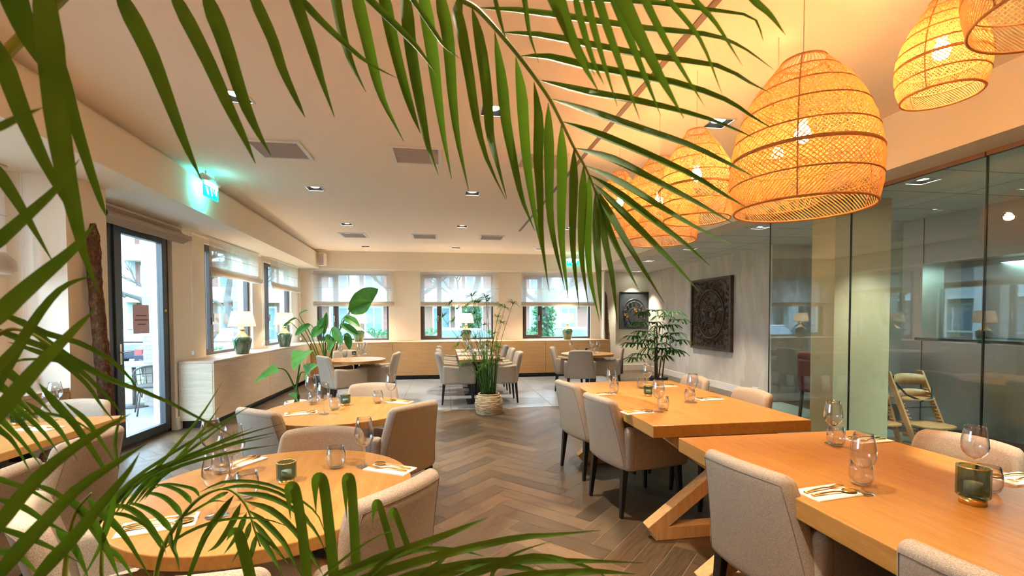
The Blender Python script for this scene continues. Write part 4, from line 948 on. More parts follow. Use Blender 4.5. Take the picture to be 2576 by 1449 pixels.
# wooden high chairs
M_STRAP = mat('black_strap', (0.01, 0.01, 0.012), .7)
def make_high():
    e = empty('high_chair', (0, 0, 0), cat='high chair')
    for s in (-1, 1):
        m = MB(); x = s * .21
        m.add([(x + dx, y, z) for dx in (-.013, .013) for y, z in ((.26, 0), (.32, 0), (-.03, .80), (-.10, .80))], [(0, 1, 2, 3), (7, 6, 5, 4)] + [(i, 4 + i, 4 + (i + 1) % 4, (i + 1) % 4) for i in range(4)])
        for k in range(13): t = .18 + .045 * k; y = .30 - .39 * t; m.box(x - s * .028 - .012, x - s * .028 + .012, y - .03 + .02, y + .03, t * .80 + .02, t * .80 + .034)
        m.build('side_rail', W_HIGH, e, bevel=.004)
        MB().beam((x, .30, .022), (x, -.24, .022), .03, .044).build('runner', W_HIGH, e, bevel=.004)
    MB().box(-.20, .20, .235, .265, .03, .075).build('cross_bar', W_HIGH, e)
    def board(nm, y, z, w, d):
        m = MB(); n = 14; p = [(-w / 2, -d / 2)] + [(w / 2, -d / 2)] + [(w / 2 * cos(pi * k / n), d / 2 * .3 + d * .35 * sin(pi * k / n)) for k in range(n + 1)]; m.prism([(a, b + y) for a, b in p], z, z + .016); m.build(nm, W_HIGH, e, bevel=.002)
    board('seat_board', .06, .50, .38, .28); board('foot_board', .24, .24, .40, .38)
    for nm, z, w in (('back_rest', .70, .11), ('back_rest', .55, .07)):
        m = MB(); n = 12; vs = []
        for dy in (0, .014):
            for zz in (z - w / 2, z + w / 2):
                for k in range(n + 1): u = -1 + 2 * k / n; vs.append((.2 * u, -.035 - (.80 - z) * -.3 - .06 * (1 - u * u) + dy, zz + .02 * (1 - u * u) * (1 if zz > z else 0)))
        q = n + 1; fs = []
        for k in range(n): fs += [(k, k + 1, q + k + 1, q + k), (2 * q + k, 3 * q + k, 3 * q + k + 1, 2 * q + k + 1), (q + k, q + k + 1, 3 * q + k + 1, 3 * q + k), (k, 2 * q + k, 2 * q + k + 1, k + 1)]
        m.add(vs, fs, 0, True); m.build(nm, W_HIGH, e)
    m = MB(); m.tube([(-.19, .10, .62), (-.1, .17, .52), (.05, .19, .50), (.16, .12, .56), (.19, .02, .68)], .012, 5); m.build('harness_strap', M_STRAP, e); MB().tube([(-.2, .14, .42), (.2, .14, .42)], .005, 6).build('tie_rod', M_STRAP, e)
    return e
hc = make_high(); hc.location = (5.18, 4.42, 0); hc.rotation_euler = (0, 0, radians(179)); hc['label'] = 'wooden high chair with a black harness standing behind the glass'; hc['group'] = 'wooden high chairs'
h2 = copy_tree(hc); h2.location = (4.80, 4.62, 0); h2.rotation_euler = (0, 0, radians(165)); h2['label'] = 'second wooden high chair, mostly hidden by the cream column'
# red chair glimpsed beyond the column
def red_chair():
    _rc = AY(2072, 900, 5.6); e = empty('red_chair', (_rc.x, 5.6, 0), radians(-60), 'dark red upholstered chair seen dimly through the glass left of the column', 'chair'); R = mat('red_fabric', (0.10, 0.018, 0.008), .9)
    m = MB(); roundslab(m, .46, .55, .07, .06, .03, lambda s, t, n: (s, -.22 - .12 * (t + .275) - n, .66 + t), 6, 6); m.build('backrest', R, e); m = MB(); roundslab(m, .46, .46, .09, .05, .035, lambda s, t, n: (s, t, .44 + n), 6, 6); m.build('seat', R, e)
    for sx in (-1, 1):
        for sy in (-1, 1): MB().beam((sx * .19, sy * .19, .40), (sx * .21, sy * .22, 0), .03, .03).build('leg', M_BLACK, e)
red_chair()
# ---------------------------------------------------------------- indoor plants
M_BASK = mat('seagrass_basket', (0.48, 0.36, 0.22), .9); M_SOIL = mat('potting_soil', (0.03, 0.02, 0.015), .95); M_POTW = mat('white_patterned_pot', (0.68, 0.64, 0.56), .5); M_POTB = mat('black_pot', (0.02, 0.02, 0.022), .4)
def _bsk():
    m = M_BASK; n = noise(m, coords(m, (1, 1, 6)), 12, 4); to(m, ramp(m, n, [(.3, (.22, .15, .08)), (.6, (.55, .42, .26)), (.8, (.75, .6, .4))]))
_bsk()
# papyrus in a basket
px_, py_ = .635, 6.72
e = empty('papyrus_plant', (px_, py_, 0), label='tall umbrella papyrus in a round woven basket at the edge of the tiles', cat='potted plant')
rnd = random.Random(4); m = MB()
for k in range(17):
    z = .01 + k * .0175; t = k / 16; r = .172 + .028 * sin(pi * min(1, t * 1.15)) - (.022 if t > .9 else 0)
    m.tube([((r + rnd.uniform(-.004, .004)) * cos(2 * pi * i / 36), (r + rnd.uniform(-.004, .004)) * sin(2 * pi * i / 36), z + rnd.uniform(-.003, .003)) for i in range(37)], .0115, 6, caps=False)
m.lathe([(.0001, .004), (.165, .004), (.185, .10), (.185, .22), (.165, .28)], n=36); m.build('woven_basket', M_BASK, e)
MB().lathe([(.0001, .25), (.16, .25)], n=24).build('soil', M_SOIL, e)
stalks = MB(); umb = MB()
def crown(c, d, R, n, mb, rnd, w=.0125):
    d = Vector(d).normalized(); a = d.orthogonal().normalized(); b = d.cross(a)
    for k in range(n):
        t = 2 * pi * k / n + rnd.uniform(-.2, .2); el = rnd.uniform(-.15, .55); L = R * rnd.uniform(.75, 1.1); u = (a * cos(t) + b * sin(t)) * cos(el) + d * sin(el)
        P = [c, c + u * L * .5 + Vector((0, 0, .01)), c + u * L - Vector((0, 0, L * rnd.uniform(.1, .35)))]
        ribbon(mb, P, w, (0.2, 0, 1), 4, .2, lambda t: max(.1, 1 - t ** 1.5))
tips = [(1113, 798), (1133, 762), (1150, 778), (1139, 808), (1187, 745), (1195, 760), (1172, 770), (1192, 790), (1203, 762), (1222, 748), (1228, 752), (1225, 758), (1260, 770), (1252, 798), (1270, 775), (1290, 764), (1262, 812), (1205, 805), (1180, 825), (1217, 818), (1240, 840), (1160, 845), (1195, 850), (1228, 862), (1175, 880), (1215, 890), (1250, 868), (1150, 870), (1190, 905), (1225, 915), (1255, 905), (1165, 915), (1205, 935)]
for i, (a, b) in enumerate(tips):
    p = AD(a, b, AY(1225, 900, py_).y + rnd.uniform(-.16, .16)) - Vector((px_, py_, 0)); a0 = rnd.uniform(0, 6.28); r0 = rnd.uniform(.02, .12); q = Vector((r0 * cos(a0), r0 * sin(a0), .25)); q.x += p.x * .10
    mid = q.lerp(p, .5) + Vector((-p.x * .10, 0, .06)); S = spline([q, mid, p], 8); stalks.tube(S, [.0055 - .003 * k / 8 for k in range(9)], 5)
    crown(p, (S[-1] - S[-2]), rnd.uniform(.15, .20) * (1 if b < 830 else .8), 22, umb, rnd)
for k in range(26):
    a0 = rnd.uniform(0, 6.28); r0 = rnd.uniform(.02, .13); q = Vector((r0 * cos(a0), r0 * sin(a0), .25)); p = Vector((r0 * 1.8 * cos(a0), r0 * 1.6 * sin(a0), rnd.uniform(.7, 1.15))); stalks.tube([q, q.lerp(p, .5) + Vector((0, 0, .02)), p], [.005, .0045, .002], 5)
    if k % 2: crown(p, (p - q), .10, 14, umb, rnd)
stalks.build('stalks', LF_CYP, e); tag(umb.build('leaf_crowns', LF_CYP, e), kind='stuff')
m = MB(); m.tube([(.135 * cos(2 * pi * k / 24), .12 * sin(2 * pi * k / 24), .72) for k in range(25)], .003, 5, caps=False); m.build('support_ring', M_STEELFR, e)

def bigleaf(mb, base, tip, w, nrm, sag=.1, n=12, jag=0.0, rnd=None, lob=0):
    base, tip = Vector(base), Vector(tip); L = (tip - base).length; mid = base.lerp(tip, .5) + Vector((0, 0, sag * L)); P = spline([base, mid, tip], n); nrm = Vector(nrm).normalized(); vs = []; K = 4
    for i, p in enumerate(P):
        t = i / n; d = (P[min(i + 1, n)] - P[max(i - 1, 0)]).normalized(); s = d.cross(nrm).normalized(); q = s.cross(d)
        ww = w * .5 * (max(.02, sin(pi * min(1, t * .92 + .08)) ** .75) if not lob else max(.02, (1 - t) ** .75 * (1.05 + .12 * sin(i * 2.6))))
        if rnd and jag: ww *= 1 + rnd.uniform(-jag, jag)
        for k in range(-K, K + 1): u = k / K; vs.append(p + s * ww * u + q * (abs(u) * ww * .28 + .03 * ww * sin(9 * t * 3 + abs(k)) * abs(u)) - (Vector((0, 0, .10 * ww * u * u))))
    W = 2 * K + 1
    mb.add(vs, [(i * W + k, i * W + k + 1, (i + 1) * W + k + 1, (i + 1) * W + k) for i in range(n) for k in range(W - 1)], 0, True)
# banana plant (bird of paradise)
bx, by = -2.20, 8.95
e = empty('banana_plant', (bx, by, 0), label='banana-like plant with broad paddle leaves in the far left corner', cat='potted plant'); O = Vector((bx, by, 0))
MB().lathe([(.0001, 0), (.17, 0), (.21, .36), (.195, .36), (.18, .33), (.0001, .33)], n=36).build('plant_pot', M_POTB, e)
LV = [((905, 778), (948, 728), .34, 8.7, (.3, -1, .3)), ((893, 790), (920, 770), .0, 0, None), ((822, 830), (742, 853), .0, 0, None)]
leaves = [((883, 782), (952, 727), .30, (.5, -1, .6)), ((880, 783), (935, 758), .24, (-.3, -1, -.5)), ((866, 797), (905, 822), .20, (0, -1, .5)), ((838, 823), (862, 868), .22, (-.3, -1, .2)), ((858, 815), (905, 848), .18, (.2, -1, .6)), ((872, 838), (880, 880), .18, (.2, -1, 0)),
          ((812, 820), (785, 850), .24, (-.2, -1, .3)), ((779, 815), (742, 845), .17, (.1, -1, .7)), ((815, 840), (822, 785), .13, (.1, -1, 0)), ((800, 822), (815, 800), .14, (0, -1, .3)), ((822, 842), (835, 872), .16, (0, -1, .4)), ((753, 792), (775, 780), .08, (0, -1, 1)), ((745, 800), (722, 812), .07, (0, -1, 1)), ((840, 850), (828, 885), .16, (-.2, -1, .3)), ((730, 810), (713, 822), .08, (0, -1, .8))]
for i, (b, t, w, nr) in enumerate(leaves):
    Yv = 8.95 + (rnd.uniform(-.2, .2)); pb, pt = AY(b[0], b[1], Yv) - O, AY(t[0], t[1], Yv - .12) - O
    m = MB(); bigleaf(m, pb, pt, w * (1.25 if i < 2 else .82), nr, .06, rnd=rnd, jag=.03); lf = m.build('leaf', LF_BANANA, e)
    r = Vector((rnd.uniform(-.08, .08), rnd.uniform(-.06, .06), .33)); mid = r.lerp(pb, .55) + Vector((0, 0, .12)); MB().tube(spline([r, mid, pb, pb.lerp(pt, .9)], 12), [.011 - .008 * k / 12 for k in range(13)], 6).build('leaf_stalk', LF_CYP, lf)
# alocasia in a white pot
ax, ay = -1.93, 6.25; O = Vector((ax, ay, 0))
e = empty('alocasia_plant', (ax, ay, 0), label='elephant ear plant with scalloped leaves in a white pot behind the middle table', cat='potted plant')
MB().lathe([(.0001, 0), (.12, 0), (.155, .12), (.155, .26), (.135, .34), (.125, .34), (.13, .30), (.0001, .29)], n=36).build('plant_pot', M_POTW, e)
m = MB()
for k in range(9): a = 2 * pi * k / 9; m.tube([(.158 * cos(a + .12 * cos(t)), .158 * sin(a + .12 * cos(t)), .20 + .035 * sin(t)) for t in [2 * pi * q / 10 for q in range(11)]], .004, 4)
m.build('pot_pattern', mat('pot_pattern_brown', (0.12, 0.08, 0.05), .7), e)
MB().tube([(0, 0, .29), (.02, 0, .40), (.0, .0, .52)], [.035, .03, .02], 8).build('stem', M_BARK, e)
for (b, t, w, nr, j) in (((697, 925), (640, 964), .14, (.2, -.9, .8), 0), ((757, 905), (738, 930), .30, (-.4, -1, .5), 1), ((768, 936), (800, 918), .20, (.2, -1, .6), 0), ((748, 1003), (725, 992), .17, (.1, -1, .9), 0)):
    pb, pt = AY(b[0], b[1], ay - .15) - O, AY(t[0], t[1], ay - .3) - O
    if j: pb, pt = AY(766, 884, ay - .1) - O, AY(738, 932, ay - .3) - O
    m = MB(); bigleaf(m, pb, pt, w, nr, .05, 18, .10, rnd, 1); lf = m.build('leaf', LF_ALOC, e); r = Vector((0, 0, .48)); mid = r.lerp(pb, .5) + Vector((0, 0, .10)); MB().tube(spline([r, mid, pb], 10), [.012 - .006 * k / 10 for k in range(11)], 6).build('leaf_stalk', LF_CYP, lf)
# lady palm in the aisle
rx, ry = 3.95, 8.05; O = Vector((rx, ry, 0))
e = empty('lady_palm', (rx, ry, 0), label='dark green fan palm on thin canes in a black pot', cat='potted plant')
MB().lathe([(.0001, 0), (.15, 0), (.19, .30), (.175, .30), (.165, .27), (.0001, .27)], n=32).build('plant_pot', M_POTB, e)
m = MB(); cn = []
for k in range(8):
    a = rnd.uniform(0, 6.28); r = rnd.uniform(.02, .09); b = Vector((r * cos(a), r * sin(a), .26)); t = Vector((b.x * 1.6 + rnd.uniform(-.06, .06), b.y * 1.5, rnd.uniform(.75, 1.35))); m.tube([b, b.lerp(t, .5), t], [.013, .012, .008], 7); cn.append((b, t))
m.build('canes', M_BARK, e)
fans = [(1600, 850), (1612, 815), (1625, 790), (1650, 785), (1668, 800), (1690, 790), (1705, 808), (1590, 868), (1612, 868), (1640, 845), (1668, 850), (1692, 842), (1705, 860), (1640, 880), (1670, 880), (1690, 885), (1615, 895), (1600, 905), (1662, 825), (1645, 815), (1682, 822), (1700, 888), (1665, 900), (1660, 965), (1632, 860), (1655, 868), (1622, 838)]
for i, (a, b) in enumerate(fans):
    c = AY(a, b, ry + rnd.uniform(-.35, .25)) - O; base = min(cn, key=lambda q: abs(q[1].x - c.x) + rnd.random() * .15)[1]; base = base.lerp(Vector((base.x, base.y, .5)), rnd.uniform(0, .4)); 
    if b > 950: base = Vector((0, 0, .3))
    o = c - base; out = Vector((o.x, o.y, 0)); out = out.normalized() if out.length > .05 else Vector((rnd.uniform(-1, 1), -1, 0)).normalized()
    m = MB(); side = Vector((-out.y, out.x, 0)); n = 12
    for k in range(n):
        t = (k / (n - 1) - .5) * radians(230); u = out * cos(t) + side * sin(t); L = rnd.uniform(.22, .32) * (.8 + .2 * cos(t)) * (.6 if b > 950 else 1)
        P = [c, c + u * L * .55 + Vector((0, 0, .04)), c + u * L + Vector((0, 0, -L * rnd.uniform(.02, .32)))]; ribbon(m, P, .030, (0, 0, 1), 6, .3, lambda t: max(.25, min(1, t * 4)) * (1 if t < .9 else .7))
    lf = m.build('fan_leaf', LF_DARK, e); MB().tube(spline([base, base.lerp(c, .5) + Vector((0, 0, .05)), c], 6), .0035, 5).build('leaf_stalk', LF_CYP, lf)

# ---------------------------------------------------------------- foreground palms
def LF(mb, pts, wpx, d0, d1=None, nrm=None, fold=.22, prof=None, tw=0.0, n=12):
    """one leaflet; pts are photo pixels, its depth runs from d0 to d1"""
    d1 = d0 if d1 is None else d1; k = len(pts) - 1
    W = [AD(p[0], p[1], d0 + (d1 - d0) * i / k) for i, p in enumerate(pts)]; dm = (d0 + d1) / 2
    a = (W[-1] - W[0]).normalized(); nr = Vector(nrm) if nrm else Vector((-.15, -1, .35)); ribbon(mb, W, wpx / FPX * dm, nr, n, fold, prof, 0, tw)
E1 = empty('areca_palm', (-.78, -.15, 0), label='tall palm whose fronds hang across the top and left of the view', cat='potted palm'); O1 = Vector((-.78, -.15, 0))
E2 = empty('areca_palm', (-.55, .42, 0), label='bushy palm filling the lower left corner with thin arching leaves', cat='potted palm'); O2 = Vector((-.55, .42, 0))
for E in (E1, E2):
    MB().lathe([(.0001, 0), (.15, 0), (.19, .34), (.175, .34), (.165, .30), (.0001, .30)], n=32).build('plant_pot', M_POTB, E)
def finish(mb, E, O, stalk=None, sr=None, root=None):
    mb.v = [tuple(Vector(v) - O) for v in mb.v]; f = mb.build('frond', LF_PALM, E)
    if stalk:
        P = [Vector(p) - O for p in stalk]
        if root: P = [Vector(root)] + P
        S = spline(P, max(16, len(P) * 4)); n = len(S) - 1; r0, r1 = sr or (.006, .0015)
        MB().tube(S, [r0 + (r1 - r0) * i / n for i in range(n + 1)], 7).build('frond_stalk', LF_STALK, f)
    return f
# frond A: the large one across the top middle
d = .80; m = MB()
RT = [([(1130, -30), (1400, -5), (1640, 10), (1780, 27), (1891, 45), (1920, 103)], 34), ([(1197, 20), (1330, 32), (1608, 73), (1780, 90), (1865, 120), (1946, 175)], 38), ([(1252, 82), (1350, 90), (1480, 115), (1638, 145), (1801, 167), (1886, 210), (1942, 236)], 40),
      ([(1306, 141), (1380, 146), (1480, 171), (1694, 210), (1822, 252), (1886, 291), (1950, 328)], 40), ([(1350, 200), (1480, 235), (1608, 257), (1780, 300), (1912, 353)], 38), ([(1383, 248), (1480, 282), (1608, 325), (1737, 368), (1844, 419), (1902, 447)], 36),
      ([(1412, 305), (1500, 338), (1608, 382), (1737, 440), (1820, 490), (1882, 524)], 34), ([(1444, 372), (1540, 402), (1640, 452), (1760, 515), (1855, 568)], 33), ([(1468, 415), (1560, 460), (1650, 515), (1745, 570), (1838, 614)], 30), ([(1480, 438), (1560, 492), (1650, 560), (1720, 612), (1788, 670)], 30),
      ([(1490, 458), (1560, 530), (1640, 610), (1700, 670), (1762, 737)], 28), ([(1496, 470), (1545, 560), (1600, 650), (1672, 764)], 26), ([(1500, 480), (1532, 580), (1570, 660), (1607, 730)], 22), ([(1504, 485), (1520, 600), (1540, 700), (1553, 817)], 22), ([(1498, 478), (1500, 600), (1506, 700), (1513, 806)], 24)]
LT = [([(1187, 18), (1205, 100), (1224, 234), (1231, 334), (1247, 400), (1275, 500)], 34), ([(1244, 78), (1261, 200), (1271, 300), (1290, 400), (1313, 500), (1345, 580)], 32), ([(1297, 142), (1311, 234), (1318, 334), (1328, 434), (1345, 540), (1372, 672)], 31),
      ([(1343, 205), (1354, 300), (1352, 400), (1357, 484), (1362, 600), (1381, 732)], 31), ([(1379, 258), (1380, 400), (1385, 560), (1421, 728)], 30), ([(1412, 312), (1413, 440), (1412, 600), (1430, 755)], 30), ([(1444, 372), (1441, 484), (1440, 620), (1457, 777)], 28), ([(1468, 415), (1464, 520), (1462, 640), (1480, 770)], 26), ([(1482, 440), (1478, 540), (1482, 680), (1508, 808)], 24),
      ([(1165, -20), (1150, 30), (1161, 84), (1181, 200), (1197, 300), (1224, 400), (1272, 502)], 34), ([(1105, -40), (1112, 20), (1127, 100), (1137, 234), (1151, 350), (1180, 484)], 36), ([(1060, -50), (1070, 20), (1087, 134), (1100, 234), (1114, 334), (1136, 450)], 36), ([(1015, -50), (1022, 20), (1034, 134), (1057, 267), (1076, 367), (1104, 444)], 36),
      ([(955, -50), (967, 0), (987, 100), (1017, 217), (1040, 290), (1058, 336)], 34), ([(890, -50), (900, 0), (923, 100), (947, 200), (970, 267), (1016, 356)], 34), ([(835, -60), (845, 0), (862, 90), (887, 167), (921, 233)], 28)]
for i, (P, w) in enumerate(RT): LF(m, P, w, d, d - .05 - .06 * (i % 3) * .5, (.1, -1, .55), .25)
for i, (P, w) in enumerate(LT): LF(m, P, w, d, d - .03 + .05 * ((i * 7) % 3 - 1), (.25 - .1 * (i % 3), -1, .15), .25)
rach = [AD(a, b, d) for a, b in ((600, -420), (850, -300), (1040, -120), (1120, -42), (1162, 0), (1200, 23), (1254, 80), (1304, 140), (1349, 200), (1383, 250), (1411, 304), (1444, 371), (1471, 418), (1490, 461), (1503, 500))]
finish(m, E1, O1, rach, (.006, .0016), (0.02, 0, .3))
# frond B: the row of long leaflets hanging at the upper left
d = .62; m = MB()
for i, (P, w, dd) in enumerate((([(290, -40), (325, 30), (377, 134), (417, 234), (468, 367), (508, 455)], 44, .58), ([(425, -40), (460, 30), (521, 150), (574, 267), (615, 350), (643, 412)], 38, .62), ([(510, -40), (535, 30), (568, 117), (611, 250), (645, 327), (682, 392)], 42, .62),
    ([(630, -40), (645, 10), (685, 100), (711, 177), (748, 257), (768, 296)], 32, .66), ([(725, -40), (745, 10), (782, 117), (808, 200), (842, 296)], 34, .68), ([(690, -60), (755, 0), (802, 50), (860, 105), (927, 160), (1000, 197)], 26, .70), ([(880, -50), (927, 0), (1020, 90), (1060, 135), (1098, 186)], 26, .72), ([(990, -50), (1037, 0), (1094, 84), (1117, 117), (1160, 150)], 18, .72),
    ([(1225, -40), (1244, 0), (1260, 60), (1275, 110)], 16, .7), ([(1300, -40), (1318, 0), (1331, 84), (1356, 160)], 18, .7))): LF(m, P, w, dd, dd - .03, (.3, -1, .2), .3)
finish(m, E1, O1, [AD(a, b, dd) for a, b, dd in ((60, -500, .5), (250, -250, .56), (400, -110, .6), (600, -60, .63), (800, -55, .68), (1000, -60, .71), (1260, -55, .7))], (.006, .002), (-.02, .02, .3))
# frond C: blurred dark leaves at the far left
m = MB()
for P, w, dd in (([(95, -80), (113, 0), (133, 150), (145, 290), (168, 440), (190, 540), (212, 640), (248, 738)], 60, .40), ([(-40, 60), (7, 150), (50, 267), (93, 367), (143, 467), (180, 540)], 44, .42), ([(150, 120), (163, 207), (187, 300), (218, 400), (254, 507), (268, 545)], 32, .48), ([(20, -60), (45, 20), (80, 110), (120, 190)], 60, .42), ([(-40, 390), (0, 440), (40, 500), (80, 567), (136, 664)], 30, .46),
                 ([(-30, 640), (0, 605), (67, 545), (147, 470), (200, 400)], 34, .36), ([(-50, 850), (17, 775), (100, 700), (187, 625), (240, 560)], 46, .36), ([(-40, 330), (0, 320), (60, 290), (110, 270)], 24, .3), ([(-20, 1010), (60, 850), (150, 730), (240, 690)], 26, .45)):
    LF(m, P, w, dd, dd + .02, (.25, -1, .1), .2)
finish(m, E1, O1, [AD(a, b, dd) for a, b, dd in ((-260, 200, .36), (-120, -30, .38), (60, -150, .40), (180, -200, .42))], (.006, .003), (0, .03, .3))
# frond D: leaves crossing at the upper right, nearer than frond A
m = MB()
for P, w, dd in (([(1370, -60), (1394, 0), (1430, 80), (1460, 150), (1508, 234)], 38, .52), ([(1470, -40), (1480, 20), (1511, 134), (1553, 268)], 22, .52), ([(1495, -40), (1510, 20), (1561, 167), (1610, 303)], 26, .52), ([(1530, -40), (1552, 20), (1611, 167), (1663, 293)], 26, .54), ([(1540, -60), (1568, 10), (1645, 167), (1720, 297)], 44, .52),
                 ([(1600, -50), (1625, 10), (1694, 141), (1773, 268)], 24, .54), ([(1655, -50), (1680, 0), (1760, 100), (1818, 240)], 18, .56), ([(1720, -50), (1745, 0), (1800, 60), (1868, 166)], 20, .56), ([(1860, -60), (1893, 0), (1935, 38), (1976, 88)], 26, .56), ([(1400, -50), (1420, 30), (1450, 110), (1497, 190)], 24, .54), ([(1440, -40), (1460, 50), (1490, 150), (1520, 214)], 20, .52)):
    LF(m, P, w, dd, dd - .02, (-.2, -1, .2), .3)
finish(m, E1, O1, [AD(a, b, dd) for a, b, dd in ((500, -620, .5), (900, -420, .5), (1200, -200, .5), (1400, -80, .52), (1600, -65, .53), (1850, -70, .55))], (.006, .002), (.03, 0, .3))
# frond E: four broad blades rising from the lower left corner
m = MB()
for P, w, dd in (([(-120, 1180), (0, 1041), (92, 931), (184, 835), (242, 775)], 50, .36), ([(-80, 1420), (0, 1321), (92, 1208), (184, 1130), (270, 1075), (330, 1040)], 42, .38), ([(-60, 1520), (20, 1420), (100, 1330), (200, 1228), (300, 1160), (372, 1113)], 43, .40), ([(60, 1500), (120, 1425), (190, 1350), (262, 1262), (321, 1190), (352, 1138)], 38, .42), ([(-60, 980), (20, 900), (60, 850), (100, 780)], 30, .38)):
    LF(m, P, w, dd, dd + .03, (.1, -1, .5), .25)
finish(m, E2, O2, [AD(a, b, .38) for a, b in ((-140, 1750), (-130, 1500), (-100, 1250), (-90, 1100))], (.006, .003), (0, 0, .3))
# arching frond over the front table
m = MB(); d = .78
for P, w in (([(408, 1385), (391, 1345), (353, 1296), (312, 1274), (283, 1277), (269, 1285)], 17), ([(432, 1339), (418, 1317), (386, 1288), (340, 1268), (321, 1271)], 16), ([(457, 1301), (446, 1279), (416, 1252), (380, 1241), (361, 1252)], 15), ([(481, 1268), (473, 1252), (448, 1233), (408, 1220), (378, 1222)], 13),
             ([(503, 1252), (490, 1232), (455, 1222), (410, 1218), (372, 1240)], 9), ([(587, 1247), (557, 1290), (516, 1350), (476, 1449), (468, 1470)], 20), ([(606, 1266), (584, 1317), (549, 1369), (522, 1388)], 18), ([(620, 1290), (598, 1345), (562, 1396)], 16), ([(630, 1312), (617, 1358), (582, 1418)], 15), ([(644, 1345), (633, 1393), (612, 1455)], 14),
             ([(595, 1239), (670, 1248), (735, 1279), (788, 1328), (822, 1392)], 15), ([(614, 1260), (682, 1283), (742, 1336), (788, 1404), (812, 1445)], 16), ([(625, 1283), (670, 1317), (712, 1362), (735, 1404), (763, 1455)], 16), ([(636, 1309), (682, 1366), (729, 1422)], 14), ([(644, 1336), (682, 1392), (714, 1455)], 14),
             ([(500, 1240), (560, 1213), (640, 1212), (705, 1230), (765, 1264), (803, 1302), (828, 1376)], 9), ([(540, 1232), (620, 1222), (700, 1240), (760, 1285), (800, 1350)], 10), ([(576, 1237), (540, 1254), (498, 1282)], 12), ([(589, 1245), (538, 1317), (498, 1368)], 16), ([(457, 1301), (480, 1290), (530, 1262), (575, 1262)], 8), ([(408, 1385), (470, 1340), (560, 1308), (660, 1305), (740, 1330)], 9), ([(432, 1339), (430, 1362), (445, 1400), (452, 1440)], 12), ([(457, 1301), (452, 1330), (440, 1372), (448, 1400)], 12)):
    LF(m, P, w, d, d - .03, (.1, -1, .5), .3)
finish(m, E2, O2, [AD(a, b, .78) for a, b in ((370, 1640), (385, 1500), (408, 1385), (457, 1301), (503, 1252), (557, 1229), (592, 1240), (622, 1277), (641, 1334), (655, 1375))], (.005, .0012), (0, 0, .3))
# frond with long leaflets sweeping to the right
m = MB()
for P, w, dd in (([(-60, 780), (40, 800), (143, 880), (229, 930), (290, 960), (400, 1000), (520, 1062), (590, 1100)], 18, .56), ([(-20, 790), (30, 800), (115, 839), (197, 862), (275, 903), (330, 954), (362, 1008)], 17, .54), ([(-30, 820), (28, 844), (138, 885), (206, 935), (275, 1004), (324, 1062)], 17, .52), ([(20, 860), (92, 884), (151, 908), (220, 968), (257, 1023), (298, 1072)], 14, .52), ([(-20, 930), (60, 905), (150, 910), (250, 935), (330, 985)], 8, .6),
                 ([(-40, 890), (0, 921), (41, 952), (91, 999), (135, 1045)], 24, .5), ([(-40, 940), (0, 970), (50, 1010), (100, 1062)], 20, .5), ([(-30, 1050), (0, 1081), (36, 1115), (82, 1198)], 15, .55), ([(-30, 1020), (8, 1060), (55, 1110), (107, 1176)], 15, .56), ([(0, 1000), (36, 1042), (83, 1098), (124, 1160)], 15, .57), ([(15, 990), (50, 1030), (110, 1088), (148, 1140)], 14, .58), ([(97, 963), (144, 1018), (193, 1073), (257, 1170), (272, 1195)], 20, .55), ([(61, 1008), (124, 1055), (160, 1095), (196, 1160)], 15, .58), ([(160, 1010), (220, 1060), (262, 1120), (300, 1180)], 12, .6), ([(20, 1055), (110, 1040), (190, 1060), (250, 1100)], 9, .6)):
    LF(m, P, w, dd, dd + .03, (.1, -1, .5), .28)
finish(m, E2, O2, [AD(a, b, .52) for a, b in ((-150, 1550), (-120, 1250), (-80, 1000), (-40, 880), (20, 830), (80, 840), (150, 885))], (.005, .0012), (0, 0, .3))
m = MB()
for P, w, dd in (([(-30, 1195), (20, 1212), (80, 1235), (152, 1278)], 14, .55), ([(-20, 1250), (60, 1276), (115, 1312), (180, 1345)], 16, .55), ([(-30, 1318), (65, 1350), (130, 1378), (210, 1420)], 15, .55), ([(80, 1215), (140, 1240), (200, 1285), (240, 1340)], 13, .58), ([(180, 1250), (236, 1320), (272, 1385), (302, 1460)], 26, .6), ([(220, 1250), (258, 1290), (312, 1345), (384, 1462)], 22, .62), ([(140, 1330), (190, 1380), (225, 1460)], 22, .58), ([(-30, 1380), (50, 1400), (110, 1460)], 18, .56), ([(250, 1370), (300, 1400), (340, 1460)], 14, .64), ([(290, 1240), (280, 1300), (250, 1380), (200, 1470)], 16, .6), ([(262, 1290), (330, 1300), (400, 1350), (420, 1400)], 10, .66), ([(300, 1180), (290, 1120), (300, 1060), (318, 1025)], 9, .66)):
    LF(m, P, w, dd, dd + .03, (.1, -1, .4), .28)
finish(m, E2, O2, [AD(a, b, .6) for a, b in ((150, 1700), (160, 1500), (170, 1380), (190, 1290), (230, 1240))], (.005, .0012), (.02, 0, .3))
# slender spikes fanning to the right in the middle of the lower left
m = MB()
for i, (tx, ty) in enumerate(((646, 1012), (722, 1062), (718, 1082), (690, 1096), (560, 960), (640, 1075), (600, 1040), (560, 1012), (700, 1118))):
    LF(m, [(235 + i * 16, 1330 - i * 9), (325 + i * 13, 1215 - i * 4), ((tx + 400) / 2 + i * 4, (ty + 1150) / 2 + 4), (tx, ty)], 11, .74, .70 + .02 * (i % 3), (.1, -1, .4), .25)
finish(m, E2, O2, [AD(a, b, .74) for a, b in ((250, 1600), (255, 1450), (262, 1320), (300, 1255), (340, 1215))], (.004, .001), (.02, 0, .3))
